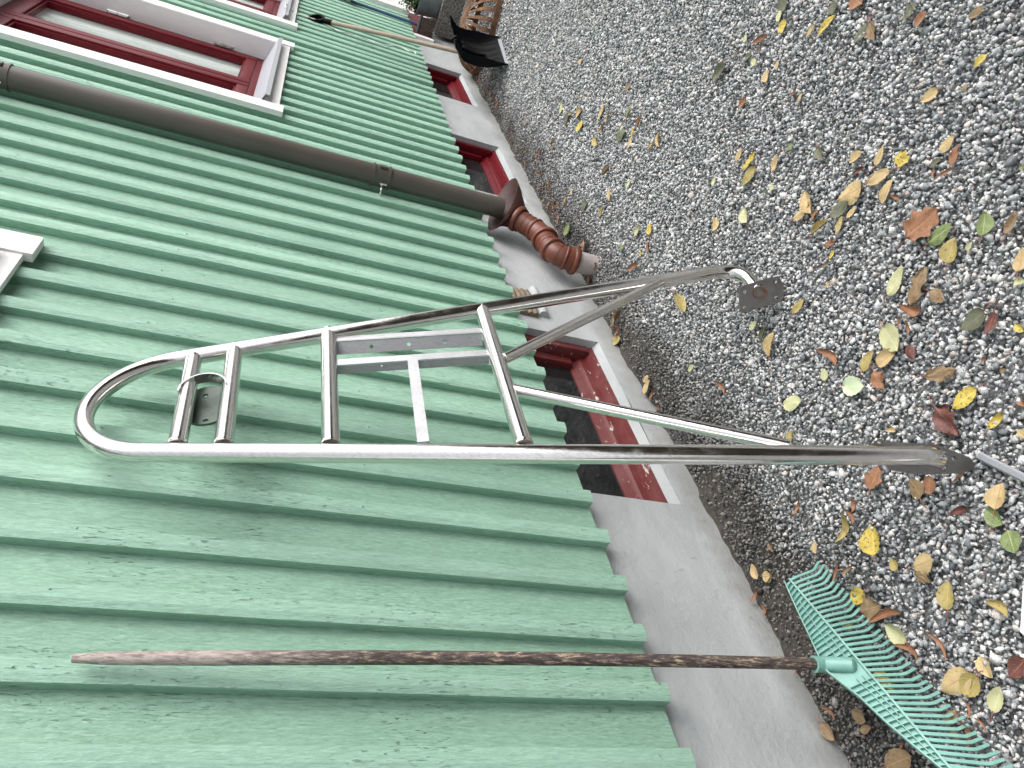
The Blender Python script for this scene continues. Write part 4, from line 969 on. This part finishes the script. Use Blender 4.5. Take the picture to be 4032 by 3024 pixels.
loop = [gc + sdv * (.060 * math.cos(a)) + W_ * (.062 * math.sin(a) * (1.0 if math.cos(a) < .3 else .8)) for a in [2 * math.pi * i / 28 for i in range(29)]]
tube(bm, loop, 1, up=Nn, prof=RECT(.017, .0095), cap=False); finish("grip", bm, "black_plastic", sh, True, 50)
# scoop: curved ribbed tray with raised sides
E0 = V3((5.805, 1.000, .004)); E1 = V3((6.335, .918, .004)); Wv = (E1 - E0); WL = Wv.length; Wu = Wv.normalized()
Tc = V3((6.255, 1.075, .335)); Bc = (E0 + E1) / 2; Hv = Tc - Bc; HL = Hv.length; Hu = Hv.normalized(); Ns = Wu.cross(Hu).normalized(); Ns = Ns if Ns.dot(CAM - Bc) > 0 else -Ns
nu, nv = 44, 26; g = []
def scoop_pt(u, v, off=0):
    a = (u - .5) * WL * (1 - .08 * v); side = max(0, (abs(u - .5) - .44) / .06); curl = -.060 * math.sin(math.pi * min(1, v * 1.05)) * (1 - .4 * abs(2 * u - 1)); lip = .085 * min(1, side) ** 1.3 * (.20 + .8 * min(1, v * 2.2)) + .07 * max(0, (v - .86) / .14) ** 1.5
    rib = .016 * max(0, math.cos((u - .5) * 2 * math.pi * 5.5)) ** 3 * (1 if .12 < v < .82 else 0) * (1 if abs(u - .5) < .42 else 0)
    return Bc + Wu * a + Hu * HL * v + Ns * (curl + lip + rib + off)
for off in (0, -.004):
    g.append([[bm2 for bm2 in range(0)] for _ in range(0)])
bm = bmesh.new(); G = []
for off in (0, -.0045): G.append([[bm.verts.new(scoop_pt(i / nu, j / nv, off)) for j in range(nv + 1)] for i in range(nu + 1)])
for i in range(nu):
    for j in range(nv):
        bm.faces.new((G[0][i][j], G[0][i + 1][j], G[0][i + 1][j + 1], G[0][i][j + 1])); bm.faces.new((G[1][i][j], G[1][i][j + 1], G[1][i + 1][j + 1], G[1][i + 1][j]))
for i in range(nu):
    for j in (0, nv): bm.faces.new((G[0][i][j], G[1][i][j], G[1][i + 1][j], G[0][i + 1][j]))
for j in range(nv):
    for i in (0, nu): bm.faces.new((G[0][i][j], G[0][i][j + 1], G[1][i][j + 1], G[1][i][j]))
# socket ridge running down the middle of the tray
ridge = [scoop_pt(.5, v, .012 * (1 - (1 - v) ** 2) + .001) for v in [1 - .62 * i / 10 for i in range(11)]]
tube(bm, ridge, [.026 * (1 - .75 * (i / 10) ** 1.5) for i in range(11)], 14)
finish("scoop", bm, "black_plastic", sh, True, 40)
bm = bmesh.new(); tube(bm, [scoop_pt(u, 0.012, .003) for u in (.05, .35, .65, .95)], 1, up=Ns, prof=RECT(.003, .013)); finish("edge_strip", bm, "zinc", sh)
bm = bmesh.new(); tube(bm, [scoop_pt(u, 1.0, 0) for u in [i / 20 for i in range(21)]], .007, 8); finish("top_rim", bm, "black_plastic", sh, True)

# ================================================================== RUSTY GRATE DOME
gt = empty("rusty_grate", (6.96, .93, 0), "rusty domed iron basket grate upside down on the gravel behind the black shovel", "grate")
gc = V3((6.900, .945, .012)); RD = .385
bm = bmesh.new(); tube(bm, [gc + V3((math.cos(a) * RD, math.sin(a) * RD, .022)) for a in [2 * math.pi * i / 64 for i in range(65)]], 1, up=V3((0, 0, 1)), prof=RECT(.022, .007), cap=False); finish("rim", bm, "rusty_iron", gt)
bm = bmesh.new(); tube(bm, [gc + V3((0, 0, .190)), gc + V3((0, 0, .205)), gc + V3((0, 0, .212))], [.055, .050, .03], 24, wobble=.05); finish("hub", bm, "rusty_iron", gt, True)
for k in range(30):
    a = 2 * math.pi * (k + .35) / 30; d = V3((math.cos(a), math.sin(a), 0)); pts = []
    for i in range(13):
        f = i / 12; ph = math.pi / 2 * f; pts.append(gc + d * (.045 + (RD - .05) * math.sin(ph) ** .95) + V3((0, 0, .035 + .166 * math.cos(ph))))
    bm = bmesh.new(); tg = V3((-math.sin(a), math.cos(a), 0)); tube(bm, pts, [.42 + .62 * min(1, i / 7) for i in range(13)], up=tg, prof=RECT(.0135, .0040)); finish("rib", bm, "rusty_iron", gt)

# ================================================================== BROOMS, POT, CORD
br = empty("yard_broom", (8.35, 1.3, .2), "blue-handled yard broom with dark bristles standing on the doorstep", "broom")
bt = V3((8.350, 1.285, .225)); bh = V3((8.085, 1.318, .425)); b9 = V3((8.235, 1.315, 1.05))
hb = V3((8.105, 1.300, .400))
bm = bmesh.new(); tube(bm, [b9, hb], .0135, 14); finish("handle", bm, "blue_paint", br, True)
dW = V3((.52, -.80, 0)).normalized(); dH = (hb - b9).normalized(); dW = (dW - dH * dW.dot(dH)).normalized(); dN = dH.cross(dW)
bm = bmesh.new(); obox(bm, hb + dH * .012, dW, dN, dH, .20, .050, .036, .015); finish("head", bm, "dark_grey_rubber", br)
bm = bmesh.new()
for i in range(230):
    a = random.uniform(-.088, .088); c_ = random.uniform(-.020, .020); s = hb + dH * .034 + dW * a + dN * c_; e = s + dH * random.uniform(.08, .13) + dW * random.uniform(-.04, .04) + dN * random.uniform(-.02, .02)
    tube(bm, [s, e], .0024, 4, up=dW)
finish("bristles", bm, "bristle", br)
b2 = empty("upturned_broom", (8.1, 1.25, 1.0), "brown bristle bundle of an upturned broom at the photo's top edge against green boards", "broom")
bm = bmesh.new()
for i in range(380):
    c0 = V3((8.30 + random.uniform(-.05, .05), 1.275 + random.uniform(-.03, .02), 1.30)); e = V3((8.215 + random.uniform(-.115, .115), 1.270 + random.uniform(-.04, .02), 1.055 + random.uniform(-.012, .02)))
    tube(bm, [c0, e], .003, 4, up=V3((1, 0, 0)))
finish("bristles", bm, "bristle", b2)
bm = bmesh.new(); tube(bm, [(8.30, 1.275, 1.28), (8.33, 1.28, 1.38)], .05, 14); tube(bm, [(8.33, 1.28, 1.38), (8.55, 1.31, 2.1)], .013, 12); finish("handle", bm, "ash_wood", b2, True)

pt = empty("zinc_pot", (8.40, 1.02, .21), "round zinc bucket pot standing on the concrete step under the flowering plant", "pot")
pc = V3((8.400, 1.105, .207)); bm = bmesh.new(); prof = [(0, .125), (.01, .132), (.19, .155), (.20, .162), (.215, .162), (.215, .150), (.17, .145)]
tube(bm, [pc + V3((0, 0, z)) for z, _ in prof], [r_ for _, r_ in prof], 40, up=V3((1, 0, 0))); finish("body", bm, "zinc_pot", pt, True, 50)
bm = bmesh.new(); tube(bm, [pc + V3((0, 0, .16)), pc + V3((0, 0, .185))], [.14, .12], 24, up=V3((1, 0, 0)), wobble=.03); finish("compost", bm, "soil", pt)
pn = empty("potted_plant", (8.41, 1.01, .39), "bushy dark green plant with small coral flowers growing in the zinc pot", "plant")
def leaf_quad(bm, c_, s, d, n_):
    t = n_.cross(d).normalized(); vs = [bm.verts.new(c_ + d * a * s + t * b_ * s + n_ * z_ * s) for a, b_, z_ in ((-.5, 0, 0), (-.1, .3, .08), (.5, 0, -.05), (-.1, -.3, .08))]; bm.faces.new((vs[0], vs[1], vs[2])); bm.faces.new((vs[0], vs[2], vs[3]))
bm = bmesh.new(); stems = bmesh.new()
for i in range(26):
    a = random.uniform(0, 2 * math.pi); rr_ = random.uniform(.04, .19); tp = pc + V3((rr_ * math.cos(a), rr_ * math.sin(a), random.uniform(.26, .40))); b0q = pc + V3((rr_ * .4 * math.cos(a), rr_ * .4 * math.sin(a), .18)); tube(stems, [b0q, tp], .0025, 5)
    for j in range(26):
        t = random.uniform(.2, 1.05); c_ = b0q.lerp(tp, t) + V3([random.gauss(0, .022) for _ in range(3)]); leaf_quad(bm, c_, random.uniform(.022, .04), V3([random.gauss(0, 1) for _ in range(3)]).normalized(), V3([random.gauss(0, .6), random.gauss(0, .6), 1]).normalized())
finish("foliage", bm, "foliage", pn); finish("stems", stems, "foliage", pn)
for c_ in ((8.25, 1.20, .487), (8.33, 1.03, .55), (8.46, 1.1, .60)):
    bm = bmesh.new(); c_ = V3(c_)
    for j in range(14):
        a = 2.399 * j; leaf_quad(bm, c_ + V3((math.cos(a), math.sin(a), 0)) * .010 * (j / 6), .028, V3((math.cos(a), math.sin(a), .5)).normalized(), V3((math.cos(a) * -.6, math.sin(a) * -.6, .8)).normalized())
    finish("flower", bm, "flower", pn)

cordp = [V3(p) for p in ((6.56, 1.245, 1.60), (6.80, 1.26, 1.60), (6.835, 1.29, 1.565), (6.86, 1.318, 1.52), (6.90, 1.322, 1.47), (6.885, 1.318, 1.40), (6.87, 1.318, 1.33), (6.80, 1.322, 1.22), (6.755, 1.322, 1.16), (6.79, 1.320, 1.09), (6.77, 1.322, 1.01), (6.80, 1.322, .94), (6.76, 1.320, .87), (6.79, 1.322, .80), (6.90, 1.320, .70), (6.92, 1.322, .64), (6.86, 1.320, .58), (6.91, 1.322, .54), (6.85, 1.322, .525))]
bm = bmesh.new(); tube(bm, smoothpath(cordp, 6), .0045, 6); o = finish("cord", bm, "cord", None, True); tag(o, "thin wavy white cord hanging from the far window sill over the green boards", "cord")

# grey flat rod on the gravel and white plastic corner at the frame's edge
bm = bmesh.new(); a = V3((1.0030, .6120, .010)); b_ = V3((.80, .545, .035)); tube(bm, [a, b_], 1, up=V3((0, 0, 1)), prof=[(-.003, -.008), (0, -.009), (.004, -.005), (.0045, .005), (0, .009), (-.003, .008)])
o = finish("steel_rod", bm, "zinc"); tag(o, "grey flat steel rod lying on the gravel by the long leg's foot plate", "rod")
o = empty("plastic_bracket", (.72, .75, .01), "pale plastic corner piece lying on gravel at the photo's right edge above the rake", "bracket")
bm = bmesh.new(); plate(bm, [(0, 0), (.004, -.006), (.10, -.02), (.16, .06), (.02, .095), (.003, .088)], [], V3((.7395, .7170, .045)), V3((-.75, -.55, -.0)).normalized(), V3((-.52, .80, -.1)).normalized(), .012); finish("upper_piece", bm, "white_plastic", o)
bm = bmesh.new(); plate(bm, [(0, 0), (.006, -.010), (.12, -.01), (.16, .09), (.03, .13)], [], V3((.7180, .7720, .022)), V3((-.65, -.62, 0)).normalized(), V3((-.62, .76, -.05)).normalized(), .010); finish("lower_piece", bm, "zinc", o)

# unseen foliage row added behind the viewer to darken steel reflections and low sky
bm = bmesh.new()
for i in range(9000):
    c_ = V3((random.uniform(-9, 14), random.uniform(-5.9, -5.0), random.uniform(0, 2.9 + .25 * random.gauss(0, 1)))); leaf_quad(bm, c_, random.uniform(.14, .3), V3([random.gauss(0, 1) for _ in range(3)]).normalized(), V3((random.gauss(0, .5), 1, random.gauss(0, .6))).normalized())
hg = empty("added_hedge", (2, -5.5, 0), "unseen dark foliage row added opposite the house wall for the steel reflections", "added_hedge"); finish("foliage", bm, "added_hedge_leaf", hg)
bm = bmesh.new(); box(bm, -9, 14, -5.75, -5.35, 0, 2.7, .05); finish("branches", bm, "bristle", hg)

# ================================================================== FALLEN LEAVES
def leaf_mesh(L, W, kind, seed):
    g = random.Random(seed); nu, nv = 12, 6; me_v = []; uv = []; cup = g.uniform(-.06, .22) * L; arch = g.uniform(-.10, .25) * L; tw = g.uniform(-.25, .25)
    if kind == 'c': cup = L * g.uniform(.35, .6); arch = L * g.uniform(.1, .4)
    if kind == 'l': cup = L * g.uniform(0, .12)
    k1, k2 = g.uniform(3, 7), g.uniform(0, 6)
    for i in range(nu + 1):
        u = i / nu; hw = W / 2 * (math.sin(math.pi * min(1, u ** .82)) ** .72 if 0 < u < 1 else .02)
        if kind == 'l': hw *= 1 + .22 * math.cos(u * 2 * math.pi * 3 + k2)
        for j in range(nv + 1):
            v = -1 + 2 * j / nv; edge = 1 + (.045 * (-1) ** i if abs(v) == 1 and kind != 'c' else 0) + (.10 * math.sin(k1 * u * 3 + k2 + v) if kind == 'l' else 0)
            x = (u - .5) * L; y = v * hw * edge; z = cup * v * v * (hw / (W / 2 + 1e-6)) + arch * (u - .5) ** 2 * 1.6 + .02 * L * math.sin(k1 * u + 3 * v + k2) + (.05 * L * math.sin(7 * u + 2.5 * v * k1) if kind == 'l' else 0)
            if kind == 'c':
                th = v * 1.25; y = math.sin(th) * hw * .8; z = -abs(math.cos(th)) * hw * .9 + arch * (u - .5) ** 2 * 2; y += .12 * L * math.sin(math.pi * u)
            z += tw * y * (u - .5) * 1.5
            me_v.append((x, y, z)); uv.append((u, v))
    fs = [(i * (nv + 1) + j, (i + 1) * (nv + 1) + j, (i + 1) * (nv + 1) + j + 1, i * (nv + 1) + j + 1) for i in range(nu) for j in range(nv)]
    me = bpy.data.meshes.new("leaf"); zmin = min(v[2] for v in me_v); me_v = [(x, y, z - zmin) for x, y, z in me_v]; me.from_pydata(me_v, [], fs); lay = me.uv_layers.new(name="uv")
    for lp in me.loops: lay.data[lp.index].uv = uv[lp.vertex_index]
    me.polygons.foreach_set("use_smooth", [True] * len(me.polygons)); return me, me_v[nv // 2][2]
def add_leaf(x, y, L, ang, col, kind, wr, label, group, seed, z=None):
    g = random.Random(seed * 3 + 1); W = max(L * wr, .008)
    me, zc = leaf_mesh(L, W, kind, seed); o = link("leaf", me, "leaf_" + col)
    zz = (g.uniform(.004, .011) if z is None else z)
    o.location = (x, y, zz); o.rotation_euler = (g.uniform(-.16, .16), g.uniform(-.12, .12), ang); tag(o, label, "leaf", group)
    if L > .05 and kind != 'c':
        bm = bmesh.new(); b_ = V3((-L / 2, 0, zc)); s_ = g.uniform(.28, .45) * L; tube(bm, [b_ + V3((.004, 0, .0005)), b_ + V3((-s_ * .5, g.uniform(-.1, .1) * s_, .002)), b_ + V3((-s_, g.uniform(-.25, .25) * s_, -.001))], .0009, 5)
        me2 = bpy.data.meshes.new("stalk"); bm.to_mesh(me2); bm.free(); me2.materials.append(MATS["leaf_stalk"]); c_ = bpy.data.objects.new("stalk", me2); COL.objects.link(c_); c_.parent = o
    return o
GRP = "fallen autumn leaves on the gravel"
for i, row in enumerate(LEAVES.strip().split("\n")):
    nums, label = row.split("|"); x, y, L, a, ck, wr = nums.split(); add_leaf(float(x), float(y), float(L), float(a), ck[0], ck[1], float(wr), label, GRP, i + 5)
# curled litter that nothing tells apart: along the far foundation and in the far gravel
g = random.Random(99)
for i in range(52):
    x = g.uniform(3.6, 7.6); y = 1.33 - abs(g.gauss(0, .07)); 
    if 3.02 < x < 3.24 and y > 1.2: continue
    add_leaf(x, y, g.uniform(.035, .07), g.uniform(0, 6.28), g.choice("RRRRBO"), g.choice("ccl"), g.uniform(.25, .4), "small curled brown leaf in the litter along the foot of the far foundation", "leaf litter along the far foundation", 500 + i)
for i in range(20):
    x = g.uniform(3.2, 7.5); y = g.uniform(.15, 1.15)
    add_leaf(x, y, g.uniform(.03, .06), g.uniform(0, 6.28), g.choice("RRRTPYBB"), g.choice("ooc"), g.uniform(.35, .7), "small dry leaf scattered on the far gravel beyond the steel frame", "small dry leaves on the far gravel", 700 + i)
for i in range(16):
    x = 8.235 + g.uniform(0, .35); y = 1.33 - g.uniform(0, .35)
    add_leaf(x, y, g.uniform(.06, .11), g.uniform(0, 6.28), "R", "c", .25, "curled rusty leaf caught on the doorstep round the broom bristles", "curled leaves on the doorstep", 800 + i, z=.208)
